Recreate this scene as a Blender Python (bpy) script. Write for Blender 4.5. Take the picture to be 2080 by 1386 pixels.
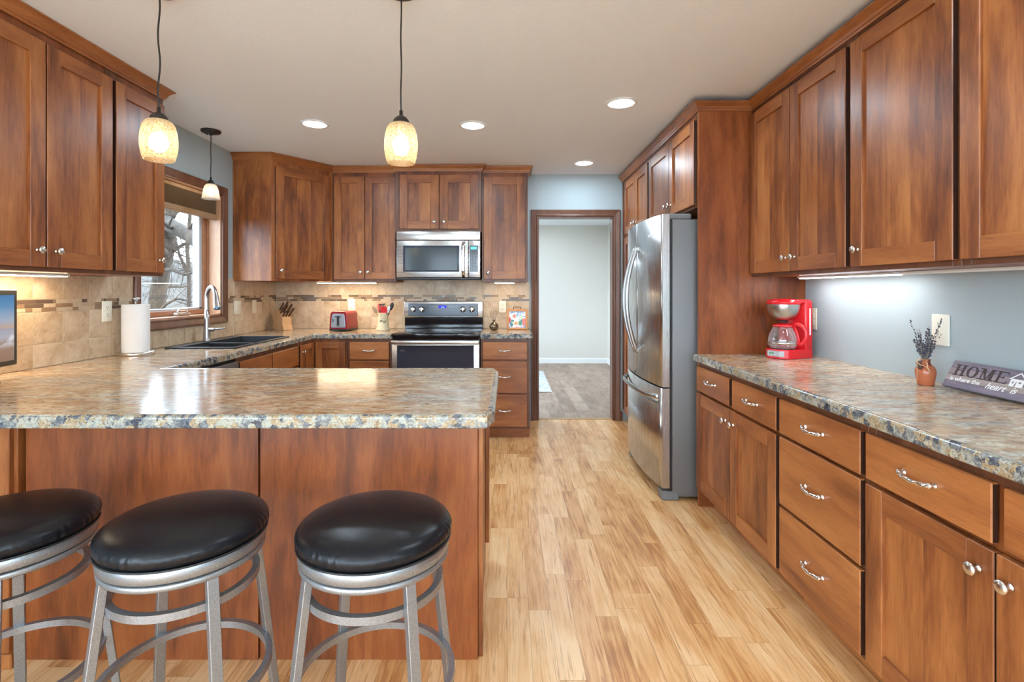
import bpy, bmesh, math, random
from mathutils import Matrix, Vector
R = math.radians
S = bpy.context.scene
COL = S.collection
for o in list(bpy.data.objects): bpy.data.objects.remove(o)
random.seed(7)
# ---------------------------------------------------------------- camera, world, exposure
H, F, CX, CY = 1.298, 1050.0, 1030.0, 590.0      # eye height, focal length in pixels, vanishing point
cam = bpy.data.cameras.new('camera'); camo = bpy.data.objects.new('camera', cam); COL.objects.link(camo)
camo.location = (0, 0, H); camo.rotation_euler = (R(90), 0, 0)
cam.sensor_width = 36; cam.lens = F/2080*36; cam.clip_start = .05; cam.clip_end = 300
cam.shift_x = (1040-CX)/2080; cam.shift_y = -(693-CY)/2080
S.camera = camo
S.view_settings.view_transform = 'Standard'; S.view_settings.look = 'None'
S.view_settings.gamma = 1; S.view_settings.use_curve_mapping = False
S.view_settings.exposure = 1.18
W = bpy.data.worlds.new('world'); S.world = W; W.use_nodes = True
bg = W.node_tree.nodes['Background']; bg.inputs[0].default_value = (.68, .845, 1, 1); bg.inputs[1].default_value = 6.0
CAN_STRENGTH = 92.0       # recessed lamps
BULB_STRENGTH = 11.0      # pendant bulbs
STRIP_STRENGTH = 26.0     # under-cabinet strips
XL, XR, YB, ZC, YF = -2.31, 1.79, 5.16, 2.455, -3.6    # room shell
CT = .916                                              # worktop height

# ---------------------------------------------------------------- material helpers
class G:
    def __init__(s, name):
        s.m = bpy.data.materials.new(name); s.m.use_nodes = True; s.t = s.m.node_tree; s.t.nodes.clear()
        s.out = s.t.nodes.new('ShaderNodeOutputMaterial'); s.b = s.t.nodes.new('ShaderNodeBsdfPrincipled')
        s.t.links.new(s.b.outputs[0], s.out.inputs[0]); s.tc = s.t.nodes.new('ShaderNodeTexCoord')
        s.obj = s.tc.outputs['Object']
    def n(s, ty): return s.t.nodes.new('ShaderNode'+ty)
    def put(s, inp, v):
        if isinstance(v, bpy.types.NodeSocket): s.t.links.new(v, inp)
        else: inp.default_value = v
    def math(s, op, a, b=0.0, c=0.0):
        n = s.n('Math'); n.operation = op
        for i, v in enumerate((a, b, c)): s.put(n.inputs[i], v)
        return n.outputs[0]
    def vm(s, op, a, b=(0, 0, 0)):
        n = s.n('VectorMath'); n.operation = op; s.put(n.inputs[0], a); s.put(n.inputs[1], b); return n.outputs[0]
    def noise(s, v, sc=1, det=2, rough=.5, dist=0):
        n = s.n('TexNoise'); s.put(n.inputs['Vector'], v); n.inputs['Scale'].default_value = sc
        n.inputs['Detail'].default_value = det; n.inputs['Roughness'].default_value = rough; n.inputs['Distortion'].default_value = dist
        return n.outputs[0]
    def ramp(s, f, st, interp='LINEAR'):
        n = s.n('ValToRGB'); s.put(n.inputs[0], f); cr = n.color_ramp; cr.interpolation = interp
        while len(cr.elements) < len(st): cr.elements.new(.5)
        for e, (p, c) in zip(cr.elements, st):
            e.position = p; e.color = (c[0], c[1], c[2], 1) if not isinstance(c, (int, float)) else (c, c, c, 1)
        return n.outputs[0]
    def mix(s, f, a, b, mode='MIX'):
        n = s.n('Mix'); n.data_type = 'RGBA'; n.blend_type = mode
        s.put(n.inputs[0], f)
        for i, v in ((6, a), (7, b)): s.put(n.inputs[i], v if isinstance(v, bpy.types.NodeSocket) else (*v[:3], 1))
        return n.outputs[2]
    def comb(s, x, y, z):
        n = s.n('CombineXYZ'); s.put(n.inputs[0], x); s.put(n.inputs[1], y); s.put(n.inputs[2], z); return n.outputs[0]
    def sep(s, v): n = s.n('SeparateXYZ'); s.put(n.inputs[0], v); return n.outputs
    def white(s, v): n = s.n('TexWhiteNoise'); n.noise_dimensions = '3D'; s.put(n.inputs[0], v); return n.outputs[0]
    def voro(s, v, sc, out=0, feat='F1'):
        n = s.n('TexVoronoi'); n.feature = feat; s.put(n.inputs['Vector'], v); n.inputs['Scale'].default_value = sc; return n.outputs[out]
    def island(s): return s.n('NewGeometry').outputs['Random Per Island']
    def orand(s): return s.n('ObjectInfo').outputs['Random']
    def bump(s, h, st=.2, d=.01):
        n = s.n('Bump'); s.put(n.inputs['Height'], h); n.inputs['Strength'].default_value = st; n.inputs['Distance'].default_value = d
        s.t.links.new(n.outputs[0], s.b.inputs['Normal'])
    def set(s, **k):
        for a, v in k.items():
            i = s.b.inputs[a.replace('_', ' ')]
            if isinstance(v, tuple) and len(v) == 3 and i.type == 'RGBA': v = (*v, 1)
            s.put(i, v)
        return s.m
def plain(name, col, rough=.5, **k):
    return G(name).set(Base_Color=col, Roughness=rough, **k)

def wood(name, vec, ramp, rough=.34, spec=.5, knots=True, boards=.11):
    """stained knotty wood; vec = noise scale per axis (small along the grain)"""
    g = G(name); off = g.math('ADD', g.math('MULTIPLY', g.island(), 31.0), g.math('MULTIPLY', g.orand(), 57.0))
    p = g.vm('ADD', g.obj, g.comb(off, off, off))
    gr = g.noise(g.vm('MULTIPLY', p, tuple(120*a for a in vec)), 1, 4, .6)
    pw = g.vm('ADD', p, g.vm('MULTIPLY', g.comb(g.noise(p, 5, 2), g.noise(p, 4.3, 2), g.noise(p, 4.7, 2)), (.05, .05, .05)))
    st = g.noise(g.vm('MULTIPLY', pw, tuple(16*a for a in vec)), 1, 4, .6, .6)
    bl = g.noise(g.vm('MULTIPLY', p, tuple(5.5*(1 if a > .5 else .30) for a in vec)), 1, 3, .55, .7)
    v = g.math('ADD', g.math('MULTIPLY', gr, .18), g.math('MULTIPLY', st, .36))
    v = g.math('ADD', v, g.math('MULTIPLY', bl, .46))
    v = g.math('ADD', v, g.math('MULTIPLY', g.math('SUBTRACT', g.island(), .5), .07))
    if boards:
        x, y, z = g.sep(p)
        w = g.math('ADD', x, y) if vec[2] < .5 else z
        b = g.white(g.comb(g.math('FLOOR', g.math('DIVIDE', w, boards)), 3.3, g.math('MULTIPLY', g.island(), 9)))
        v = g.math('ADD', v, g.math('MULTIPLY', g.math('SUBTRACT', b, .5), .05))
    c = g.ramp(v, ramp)
    fl = g.ramp(g.noise(g.vm('MULTIPLY', p, tuple(210*a for a in vec)), 1, 2, .5), [(.60, 0), (.72, .35)])
    c = g.mix(fl, c, (.10, .035, .014))
    if knots:
        kv = g.voro(g.vm('MULTIPLY', pw, tuple((3.6 if a > .5 else 2.0) for a in vec)), 1)
        k = g.ramp(kv, [(0, 1), (.03, .8), (.06, .35), (.17, .0)])
        c = g.mix(g.math('MULTIPLY', k, .8), c, (.045, .016, .008))
    g.bump(gr, .05, .002)
    return g.set(Base_Color=c, Roughness=g.ramp(gr, [(0, rough-.05), (1, rough+.08)]), Specular_IOR_Level=spec)
CAB = [(.34, (.095, .027, .011)), (.44, (.215, .063, .018)), (.53, (.345, .115, .031)), (.65, (.47, .185, .054))]
WV = wood('wood_vertical', (1, 1, .09), CAB)
WH = wood('wood_horizontal', (.09, .09, 1), [(.33, (.16, .046, .014)), (.46, (.30, .096, .026)), (.57, (.40, .142, .040)), (.7, (.48, .19, .056))], knots=False)
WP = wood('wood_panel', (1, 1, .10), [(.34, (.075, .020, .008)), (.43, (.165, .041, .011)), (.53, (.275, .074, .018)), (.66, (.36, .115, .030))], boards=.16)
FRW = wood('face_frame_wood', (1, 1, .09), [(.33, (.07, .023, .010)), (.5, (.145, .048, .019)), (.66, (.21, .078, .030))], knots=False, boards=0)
EDGE_SHADE = plain('gap_shade_edge', (.035, .012, .006), .5)  # painted shade for the narrow gaps between doors and drawers
TRIM = [(.3, (.085, .033, .018)), (.5, (.15, .062, .034)), (.7, (.23, .105, .062))]
TV = wood('trim_vertical', (1, 1, .06), TRIM, knots=False, boards=0)
TH = wood('trim_horizontal', (.06, .06, 1), TRIM, knots=False, boards=0)
JAMB = wood('jamb_wood', (1, 1, .06), [(.3, (.42, .21, .11)), (.5, (.55, .30, .17)), (.7, (.66, .40, .25))], knots=False, boards=0)
SASHW = wood('sash_wood', (1, .06, 1), [(.3, (.30, .12, .055)), (.5, (.40, .18, .09)), (.7, (.5, .26, .14))], knots=False, boards=0)
LIGHTW = wood('light_wood', (1, 1, .08), [(.3, (.45, .24, .10)), (.5, (.60, .36, .18)), (.7, (.68, .44, .25))], knots=False, boards=.03, rough=.5)
ORANGEW = wood('orange_wood', (1, 1, .3), [(.3, (.42, .15, .03)), (.5, (.55, .22, .06)), (.7, (.65, .30, .10))], knots=False, boards=0)
DARKIN = plain('cabinet_shadow_gap', (.03, .012, .006), .7)

def plank_floor(name, w, L, ramp, tone, gapc, gw=.0012, rough=.3, streak=1.0):
    g = G(name); x, y, z = g.sep(g.obj)
    u = g.math('DIVIDE', x, w); r = g.math('FLOOR', u)
    rr = g.white(g.comb(r, 7.1, 0.0))
    v = g.math('ADD', g.math('DIVIDE', y, L), g.math('MULTIPLY', rr, 13.7)); c = g.math('FLOOR', v)
    idn = g.white(g.comb(r, c, 1.0)); id2 = g.white(g.comb(r, c, 5.0))
    o = g.math('MULTIPLY', idn, 43.0)
    p = g.comb(g.math('ADD', x, o), g.math('ADD', y, o), o)
    gr = g.noise(g.vm('MULTIPLY', p, (110, 5, 1)), 1, 4, .6)
    st = g.noise(g.vm('MULTIPLY', p, (42, 2.6, 1)), 1, 4, .6, 1.6)
    bl = g.noise(g.vm('MULTIPLY', p, (7, 3.0, 1)), 1, 2, .5, .5)
    val = g.math('ADD', g.math('MULTIPLY', gr, .22), g.math('MULTIPLY', st, .40))
    val = g.math('ADD', val, g.math('MULTIPLY', bl, .38))
    val = g.math('ADD', val, g.math('MULTIPLY', g.math('SUBTRACT', id2, .5), tone))
    col = g.ramp(val, ramp)
    sk = g.ramp(g.noise(g.vm('MULTIPLY', p, (38, 1.6, 1)), 1, 3, .6, 2.2), [(.565, 0), (.64, 1)])
    col = g.mix(g.math('MULTIPLY', sk, .5*streak), col, (.38, .14, .045))
    fx = g.math('FRACT', u); fy = g.math('FRACT', v)
    ex = g.math('MINIMUM', fx, g.math('SUBTRACT', 1.0, fx)); ey = g.math('MINIMUM', fy, g.math('SUBTRACT', 1.0, fy))
    gx = g.math('LESS_THAN', g.math('MULTIPLY', ex, w), gw); gy = g.math('LESS_THAN', g.math('MULTIPLY', ey, L), gw)
    gap = g.math('MAXIMUM', gx, gy)
    col = g.mix(g.math('MULTIPLY', gap, .45), col, gapc)
    return g.set(Base_Color=col, Roughness=g.ramp(gr, [(0, rough-.06), (1, rough+.1)]), Specular_IOR_Level=.45)
FLOOR = plank_floor('light_plank_floor', .088, .64, [(.33, (.47, .195, .062)), (.43, (.70, .365, .140)), (.52, (.81, .475, .215)), (.65, (.90, .61, .33))], .19, (.24, .10, .04), .0009)
HALLF = plank_floor('grey_plank_floor', .15, 1.3, [(.32, (.17, .11, .08)), (.46, (.30, .205, .15)), (.57, (.40, .285, .215)), (.7, (.48, .37, .295))], .12, (.04, .03, .025), .002, .42, .25)

def granite():
    g = G('granite_laminate'); p = g.obj
    wv = g.comb(g.noise(p, 6, 2), g.noise(p, 7, 2), g.noise(p, 5, 2))
    q = g.vm('MULTIPLY', g.vm('ADD', p, g.vm('MULTIPLY', wv, (.05, .05, .05))), (.46, 1.0, 1.0))
    a = g.noise(q, 38, 7, .76, .6); b = g.noise(q, 8, 3, .6, .5)
    c = g.noise(g.vm('ADD', q, (5, 9, 2)), 75, 6, .78, .4); d = g.noise(g.vm('ADD', q, (15, 3, 7)), 48, 6, .76, .6)
    e = g.noise(g.vm('ADD', q, (1, 13, 4)), 13, 4, .62, .5)
    base = g.ramp(a, [(.34, (.19, .09, .042)), (.42, (.42, .25, .13)), (.50, (.57, .41, .25)), (.57, (.66, .54, .38)), (.66, (.76, .67, .52))])
    grey = g.ramp(d, [(.36, (.10, .10, .11)), (.44, (.28, .26, .24)), (.52, (.50, .46, .385)), (.61, (.73, .67, .55))])
    base = g.mix(g.ramp(b, [(.47, 0), (.60, .75)]), base, grey)
    base = g.mix(g.ramp(e, [(.50, 0), (.60, .6)]), base, (.38, .17, .065))
    base = g.mix(g.ramp(c, [(.56, 0), (.62, .8)]), base, (.11, .085, .085))
    base = g.mix(g.ramp(g.noise(g.vm('ADD', q, (2, 4, 8)), 48, 5, .7, .5), [(.60, 0), (.65, .75)]), base, (.72, .64, .50))
    return g.set(Base_Color=base, Roughness=.15, Specular_IOR_Level=.55)
GRAN = granite()
def granite_edge():
    g = G('granite_laminate_edge'); p = g.obj
    pp = g.vm('ADD', p, g.vm('MULTIPLY', g.comb(g.noise(p, 60, 3), g.noise(g.vm('ADD', p, (3, 1, 2)), 55, 3), g.noise(g.vm('ADD', p, (7, 5, 1)), 50, 3)), (.03, .03, .03)))
    s = g.sep(g.voro(pp, 48, 1)); n = g.noise(p, 85, 6, .75, .5); m = g.noise(p, 11, 3, .6)
    v = g.math('ADD', g.math('MULTIPLY', s[0], .30), g.math('MULTIPLY', n, .45)); v = g.math('ADD', v, g.math('MULTIPLY', m, .35))
    c = g.ramp(v, [(.36, (.03, .035, .055)), (.44, (.115, .13, .15)), (.50, (.27, .275, .255)), (.58, (.43, .42, .345)), (.66, (.33, .21, .095)), (.74, (.52, .48, .375))])
    c = g.mix(g.ramp(g.noise(p, 90, 6, .75, 1), [(.53, 0), (.60, .8)]), c, (.09, .055, .035))
    return g.set(Base_Color=c, Roughness=.2, Specular_IOR_Level=.5)
GREDGE = granite_edge()

def paint(name, col, bumpy=.15, sc=120):
    g = G(name); g.bump(g.noise(g.obj, sc, 3), bumpy, .004); return g.set(Base_Color=col, Roughness=.75)
CEIL = paint('ceiling_paint', (.88, .93, .97), .25, 70)
BLUE = paint('blue_grey_paint', (.41, .475, .495))
CREAM = paint('cream_paint', (.72, .68, .615))
WHITEP = plain('white_gloss_paint', (.85, .85, .83), .4)

def steel(name, col, vec, rough=.24, amp=.10):
    g = G(name); n = g.noise(g.vm('MULTIPLY', g.obj, vec), 1, 3, .6)
    return g.set(Base_Color=col, Metallic=1.0, Roughness=g.ramp(n, [(.3, rough-amp*.3), (.7, rough+amp*.5)]))
STEELV = steel('brushed_steel_vertical', (.56, .55, .54), (400, 400, 3), .25)
STEELH = steel('brushed_steel_horizontal', (.60, .595, .585), (3, 3, 500), .27, .03)
HANDM = plain('brushed_handle_steel', (.42, .42, .42), .34, Metallic=1.0)
NICKEL = plain('satin_nickel', (.68, .66, .63), .24, Metallic=1.0)
CHROME = plain('chrome', (.78, .79, .82), .10, Metallic=1.0)
FAUCETM = plain('brushed_faucet_steel', (.50, .50, .51), .28, Metallic=1.0)
g = G('textured_grey_side'); g.bump(g.noise(g.obj, 380, 2), .45, .002); FRSIDE = g.set(Base_Color=(.17, .17, .17), Roughness=.38, Metallic=.35)
PLGREY = plain('grey_plastic', (.17, .175, .18), .45)
BLACKG = plain('black_glass', (.006, .006, .008), .06, Specular_IOR_Level=.6)
OVENG = plain('smoked_oven_glass', (.035, .042, .06), .08, Specular_IOR_Level=.8)
MWG = plain('microwave_glass', (.055, .07, .075), .10, Specular_IOR_Level=.28)
PANELG = plain('control_glass', (.050, .062, .085), .14, Specular_IOR_Level=.45)
BLACKP = plain('black_plastic', (.012, .012, .013), .4)
DKGREY = plain('dark_grey', (.06, .06, .065), .5)
g = G('black_leather'); g.bump(g.noise(g.obj, 260, 3, .6), .22, .0015)
LEATHER = g.set(Base_Color=(.006, .007, .010), Roughness=.30, Specular_IOR_Level=.32)
g = G('silver_stool_metal'); STOOLM = g.set(Base_Color=g.ramp(g.noise(g.obj, 300, 3), [(.3, (.27, .28, .29)), (.7, (.38, .395, .42))]), Roughness=.34, Metallic=.75)
ALMOND = plain('almond_plastic', (.80, .73, .58), .35)
IVORY = plain('ivory_plastic', (.86, .82, .70), .35)
SOCK = plain('socket_slots', (.10, .08, .06), .6)
BRONZE = plain('dark_bronze', (.035, .030, .026), .42, Metallic=.4)
GROUT = paint('grout', (.66, .58, .45), .3, 400)
def tilemat(name, stops, rough=.42):
    g = G(name); o = g.math('MULTIPLY', g.island(), 40.0); p = g.vm('ADD', g.obj, g.comb(o, o, o))
    v = g.math('ADD', g.math('MULTIPLY', g.noise(p, 9, 4, .6, .6), .7), g.math('MULTIPLY', g.noise(p, 45, 4, .6), .3))
    v = g.math('ADD', v, g.math('MULTIPLY', g.math('SUBTRACT', g.island(), .5), .06))
    g.bump(g.noise(p, 60, 3), .15, .002)
    return g.set(Base_Color=g.ramp(v, stops), Roughness=rough)
TILE = tilemat('beige_stone_tile', [(.34, (.42, .29, .175)), (.46, (.54, .40, .265)), (.56, (.62, .485, .34)), (.68, (.70, .58, .44))])
MOSL = tilemat('mosaic_light', [(.3, (.50, .38, .25)), (.7, (.62, .50, .36))])
MOSM = tilemat('mosaic_brown', [(.3, (.22, .13, .07)), (.7, (.34, .21, .12))])
MOSD = tilemat('mosaic_dark', [(.3, (.085, .05, .032)), (.7, (.17, .105, .07))], .25)
def emit(name, col, st):
    g = G(name); e = g.n('Emission'); e.inputs[0].default_value = (*col, 1); e.inputs[1].default_value = st
    g.t.links.new(e.outputs[0], g.out.inputs[0]); return g.m
CANE = emit('recessed_lamp_glow', (.70, .87, 1), CAN_STRENGTH)
BULBE = emit('bulb_glow', (1, .88, .70), BULB_STRENGTH)
STRIPW = emit('warm_strip_glow', (1, .78, .50), STRIP_STRENGTH)
STRIPC = emit('cool_strip_glow', (.95, .97, 1), STRIP_STRENGTH*.5)
CYAN = emit('cyan_display', (.1, .75, .9), 1.2)
BLUED = emit('blue_display', (.08, .06, .65), .6)
BLUED2 = emit('blue_digits', (.1, .25, 1), 1.5)
def art_glass():
    g = G('speckled_amber_glass')
    v = g.voro(g.obj, 150, 0); n = g.noise(g.obj, 95, 3, .6)
    f = g.math('ADD', g.math('MULTIPLY', v, .8), g.math('MULTIPLY', n, .5))
    col = g.ramp(f, [(.30, (.18, .09, .03)), (.40, (.62, .38, .15)), (.50, (.88, .68, .38)), (.75, (1, .93, .74))])
    tr = g.n('BsdfTranslucent'); g.put(tr.inputs[0], g.mix(1.0, col, (.45, .45, .45), 'MULTIPLY'))
    tp = g.n('BsdfTransparent'); g.put(tp.inputs[0], col)
    m = g.n('MixShader'); m.inputs[0].default_value = .55
    g.t.links.new(tr.outputs[0], m.inputs[1]); g.t.links.new(tp.outputs[0], m.inputs[2])
    g.b.inputs['Base Color'].default_value = (.9, .6, .3, 1); g.b.inputs['Roughness'].default_value = .15
    m2 = g.n('MixShader'); m2.inputs[0].default_value = .12
    g.t.links.new(m.outputs[0], m2.inputs[1]); g.t.links.new(g.b.outputs[0], m2.inputs[2]); g.t.links.new(m2.outputs[0], g.out.inputs[0])
    return g.m
ARTG = art_glass()
def clear_shade():
    g = G('ribbed_clear_glass'); tr = g.n('BsdfTranslucent'); tr.inputs[0].default_value = (.5, .44, .36, 1)
    tp = g.n('BsdfTransparent'); m = g.n('MixShader'); m.inputs[0].default_value = .45
    g.t.links.new(tr.outputs[0], m.inputs[1]); g.t.links.new(tp.outputs[0], m.inputs[2])
    g.b.inputs['Roughness'].default_value = .1; m2 = g.n('MixShader'); m2.inputs[0].default_value = .15
    g.t.links.new(m.outputs[0], m2.inputs[1]); g.t.links.new(g.b.outputs[0], m2.inputs[2]); g.t.links.new(m2.outputs[0], g.out.inputs[0])
    return g.m
CLEARG = clear_shade()
def pane():
    g = G('window_glass'); tp = g.n('BsdfTransparent'); gl = g.n('BsdfGlossy'); gl.inputs['Roughness'].default_value = .01
    m = g.n('MixShader'); m.inputs[0].default_value = .06
    g.t.links.new(tp.outputs[0], m.inputs[1]); g.t.links.new(gl.outputs[0], m.inputs[2]); g.t.links.new(m.outputs[0], g.out.inputs[0]); return g.m
PANE = pane()
def jarglass():
    g = G('clear_carafe_glass'); tp = g.n('BsdfTransparent'); tp.inputs[0].default_value = (.93, .93, .93, 1)
    g.b.inputs['Base Color'].default_value = (.8, .8, .8, 1); g.b.inputs['Roughness'].default_value = .04; g.b.inputs['Metallic'].default_value = .6
    fr = g.n('LayerWeight'); fr.inputs[0].default_value = .35
    f = g.math('MULTIPLY', fr.outputs['Facing'], .75)
    f = g.math('ADD', f, .10)
    m = g.n('MixShader'); g.put(m.inputs[0], f); g.t.links.new(tp.outputs[0], m.inputs[1]); g.t.links.new(g.b.outputs[0], m.inputs[2])
    g.t.links.new(m.outputs[0], g.out.inputs[0]); return g.m
CARAFE = jarglass()
RED = plain('red_plastic', (.62, .012, .018), .25)
REDM = plain('dark_red_enamel', (.28, .010, .014), .22)

# ---------------------------------------------------------------- geometry helpers
class MB:
    def __init__(s): s.bm = bmesh.new()
    def _add(s, t, mat=0, smooth=False, M=None):
        if M is not None: t.transform(M)
        for f in t.faces: f.material_index = mat; f.smooth = smooth
        me = bpy.data.meshes.new('t'); t.to_mesh(me); t.free(); s.bm.from_mesh(me); bpy.data.meshes.remove(me); return s
    def box(s, x0, x1, y0, y1, z0, z1, mat=0, bev=0, M=None, seg=1):
        t = bmesh.new(); bmesh.ops.create_cube(t, size=1)
        sx, sy, sz = abs(x1-x0), abs(y1-y0), abs(z1-z0)
        t.transform(Matrix.Translation(((x0+x1)/2, (y0+y1)/2, (z0+z1)/2)) @ Matrix.Diagonal((sx, sy, sz, 1)))
        if bev:
            bev = min(bev, .45*min(sx, sy, sz))
            bmesh.ops.bevel(t, geom=t.edges[:], offset=bev, segments=seg, affect='EDGES', profile=.5)
        return s._add(t, mat, seg > 1, M)
    def lathe(s, prof, mat=0, seg=32, M=None, smooth=True, fn=None):
        t = bmesh.new(); rings = []
        for i, (r, z) in enumerate(prof):
            if r < 1e-6: rings.append([t.verts.new((0, 0, z))])
            else:
                ring = []
                for k in range(seg):
                    a = 2*math.pi*k/seg; rr, zz = (r, z) if fn is None else fn(r, z, a, i)
                    ring.append(t.verts.new((rr*math.cos(a), rr*math.sin(a), zz)))
                rings.append(ring)
        for a, b in zip(rings, rings[1:]):
            for k in range(seg):
                k2 = (k+1) % seg
                if len(a) == 1 and len(b) == 1: continue
                if len(a) == 1: t.faces.new((a[0], b[k2], b[k]))
                elif len(b) == 1: t.faces.new((a[k], a[k2], b[0]))
                else: t.faces.new((a[k], a[k2], b[k2], b[k]))
        bmesh.ops.recalc_face_normals(t, faces=t.faces)
        return s._add(t, mat, smooth, M)
    def cyl(s, p0, p1, r0, r1=None, mat=0, seg=20, smooth=True, M=None):
        r1 = r0 if r1 is None else r1; p0, p1 = Vector(p0), Vector(p1); d = p1-p0
        q = d.to_track_quat('Z', 'Y').to_matrix().to_4x4(); m = Matrix.Translation(p0) @ q
        if M is not None: m = M @ m
        return s.lathe([(0, 0), (r0, 0), (r0, 1e-4), (r1, d.length-1e-4), (r1, d.length), (0, d.length)], mat, seg, m, smooth)
    def tube(s, pts, r, mat=0, seg=10, closed=False, M=None, square=False, smooth=True, ang0=0):
        pts = [Vector(p) for p in pts]; n = len(pts); t = bmesh.new(); rings = []
        up = Vector((0, 0, 1)); prev = None
        for i, p in enumerate(pts):
            if closed: d = pts[(i+1) % n]-pts[i-1]
            else: d = pts[min(i+1, n-1)]-pts[max(i-1, 0)]
            d.normalize()
            if prev is None:
                ref = up if abs(d.dot(up)) < .9 else Vector((1, 0, 0)); x = d.cross(ref).normalized()
            else: x = (prev-d*prev.dot(d)).normalized()
            prev = x; y = d.cross(x)
            rr = r[i] if isinstance(r, list) else r
            ra, rb = rr if isinstance(rr, tuple) else (rr, rr)
            ring = []
            for k in range(4 if square else seg):
                a = 2*math.pi*k/(4 if square else seg) + (math.pi/4 if square else 0) + ang0
                sc = math.sqrt(2) if square else 1
                ring.append(t.verts.new(p+x*math.cos(a)*ra*sc+y*math.sin(a)*rb*sc))
            rings.append(ring)
        m = len(rings[0]); rng = range(n if closed else n-1)
        for i in rng:
            a, b = rings[i], rings[(i+1) % n]
            for k in range(m): t.faces.new((a[k], a[(k+1) % m], b[(k+1) % m], b[k]))
        if not closed: t.faces.new(rings[0][::-1]); t.faces.new(rings[-1])
        bmesh.ops.recalc_face_normals(t, faces=t.faces)
        return s._add(t, mat, smooth and not square, M)
    def prism(s, poly, z0, z1, mat=0, bev=0, M=None, seg=1, smooth=False, mats=None):
        t = bmesh.new(); a = [t.verts.new((x, y, z0)) for x, y in poly]; b = [t.verts.new((x, y, z1)) for x, y in poly]; n = len(poly)
        t.faces.new(a[::-1]); t.faces.new(b)
        for i in range(n): t.faces.new((a[i], a[(i+1) % n], b[(i+1) % n], b[i]))
        bmesh.ops.recalc_face_normals(t, faces=t.faces)
        if bev: bmesh.ops.bevel(t, geom=t.edges[:], offset=bev, segments=seg, affect='EDGES', profile=.5)
        return s._add(t, mat, smooth, M)
    def sphere(s, c, r, mat=0, M=None, scale=(1, 1, 1), seg=20):
        t = bmesh.new(); bmesh.ops.create_uvsphere(t, u_segments=seg, v_segments=max(6, seg//2), radius=r)
        t.transform(Matrix.Translation(c) @ Matrix.Diagonal((*scale, 1))); return s._add(t, mat, True, M)
    def sweep(s, path, prof, M=None, closed=False, mat=0, smooth=False):
        """profile (offset to the right of the path, height) along a mitred 2D path"""
        t = bmesh.new(); n = len(path); P = [Vector(p) for p in path]; rings = []
        for i in range(n):
            d0 = (P[i]-P[i-1]).normalized() if (closed or i > 0) else (P[1]-P[0]).normalized()
            d1 = (P[(i+1) % n]-P[i]).normalized() if (closed or i < n-1) else d0
            r0, r1 = Vector((d0.y, -d0.x)), Vector((d1.y, -d1.x)); m = (r0+r1)
            m = m/ (m.length_squared/2) if m.length > 1e-6 else r0
            rings.append([t.verts.new((P[i].x+m.x*a, P[i].y+m.y*a, b)) for a, b in prof])
        k = len(prof)
        for i in range(n if closed else n-1):
            a, b = rings[i], rings[(i+1) % n]
            for j in range(k): t.faces.new((a[j], a[(j+1) % k], b[(j+1) % k], b[j]))
        if not closed: t.faces.new(rings[0]); t.faces.new(rings[-1][::-1])
        bmesh.ops.recalc_face_normals(t, faces=t.faces)
        return s._add(t, mat, smooth, M)
    def build(s, name, mats, parent=None, local=False, world=None):
        if not isinstance(mats, (list, tuple)): mats = [mats]
        me = bpy.data.meshes.new(name)
        if parent is not None and not local: s.bm.transform(WM[parent.name].inverted())
        s.bm.to_mesh(me); s.bm.free()
        for m in mats: me.materials.append(m)
        o = bpy.data.objects.new(name, me); COL.objects.link(o)
        if parent is not None: o.parent = parent; WM[o.name] = WM[parent.name]
        else: WM[o.name] = Matrix()
        return o
WM = {}
def thing(name, label, cat, loc=(0, 0, 0), rz=0, group=None):
    o = bpy.data.objects.new(name, None); COL.objects.link(o); o.empty_display_size = .1
    o.location = loc; o.rotation_euler = (0, 0, rz); o['label'] = label; o['category'] = cat
    if group: o['group'] = group
    WM[o.name] = Matrix.Translation(loc) @ Matrix.Rotation(rz, 4, 'Z'); return o
def tag(o, label, cat, group=None):
    o['label'] = label; o['category'] = cat
    if group: o['group'] = group
    return o
def struct(o): o['kind'] = 'structure'; return o
def dup(o, loc, rz, label):
    def cp(a, par):
        c = a.copy(); COL.objects.link(c); c.parent = par
        for ch in [x for x in bpy.data.objects if x.parent == a]: cp(ch, c)
        return c
    r = cp(o, None); r.location = loc; r.rotation_euler = (0, 0, rz); r['label'] = label; return r
def text(s, size, M, mat, name, parent, ext=.0006, shear=0, bold=0, align='CENTER', world=True):
    c = bpy.data.curves.new('txt', 'FONT'); c.body = s; c.size = size; c.extrude = ext; c.shear = shear; c.offset = bold; c.align_x = align; c.align_y = 'CENTER'
    o = bpy.data.objects.new('txt', c); COL.objects.link(o)
    bpy.context.view_layer.update()
    me = bpy.data.meshes.new_from_object(o.evaluated_get(bpy.context.evaluated_depsgraph_get())); bpy.data.objects.remove(o)
    b = MB(); b.bm.from_mesh(me); b.bm.transform(M)
    for f in b.bm.faces: f.material_index = 0
    return b.build(name, mat, parent, local=not world)
def FM(o, u, d):
    """frame matrix: columns u (along), d (outward), z up; faces stay correct because normals are recomputed"""
    u, d = Vector(u).normalized(), Vector(d).normalized()
    return Matrix(((u.x, d.x, 0, o[0]), (u.y, d.y, 0, o[1]), (u.z, d.z, 1, o[2]), (0, 0, 0, 1)))
def fixn(o):
    bm = bmesh.new(); bm.from_mesh(o.data); bmesh.ops.recalc_face_normals(bm, faces=bm.faces); bm.to_mesh(o.data); bm.free(); return o

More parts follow.
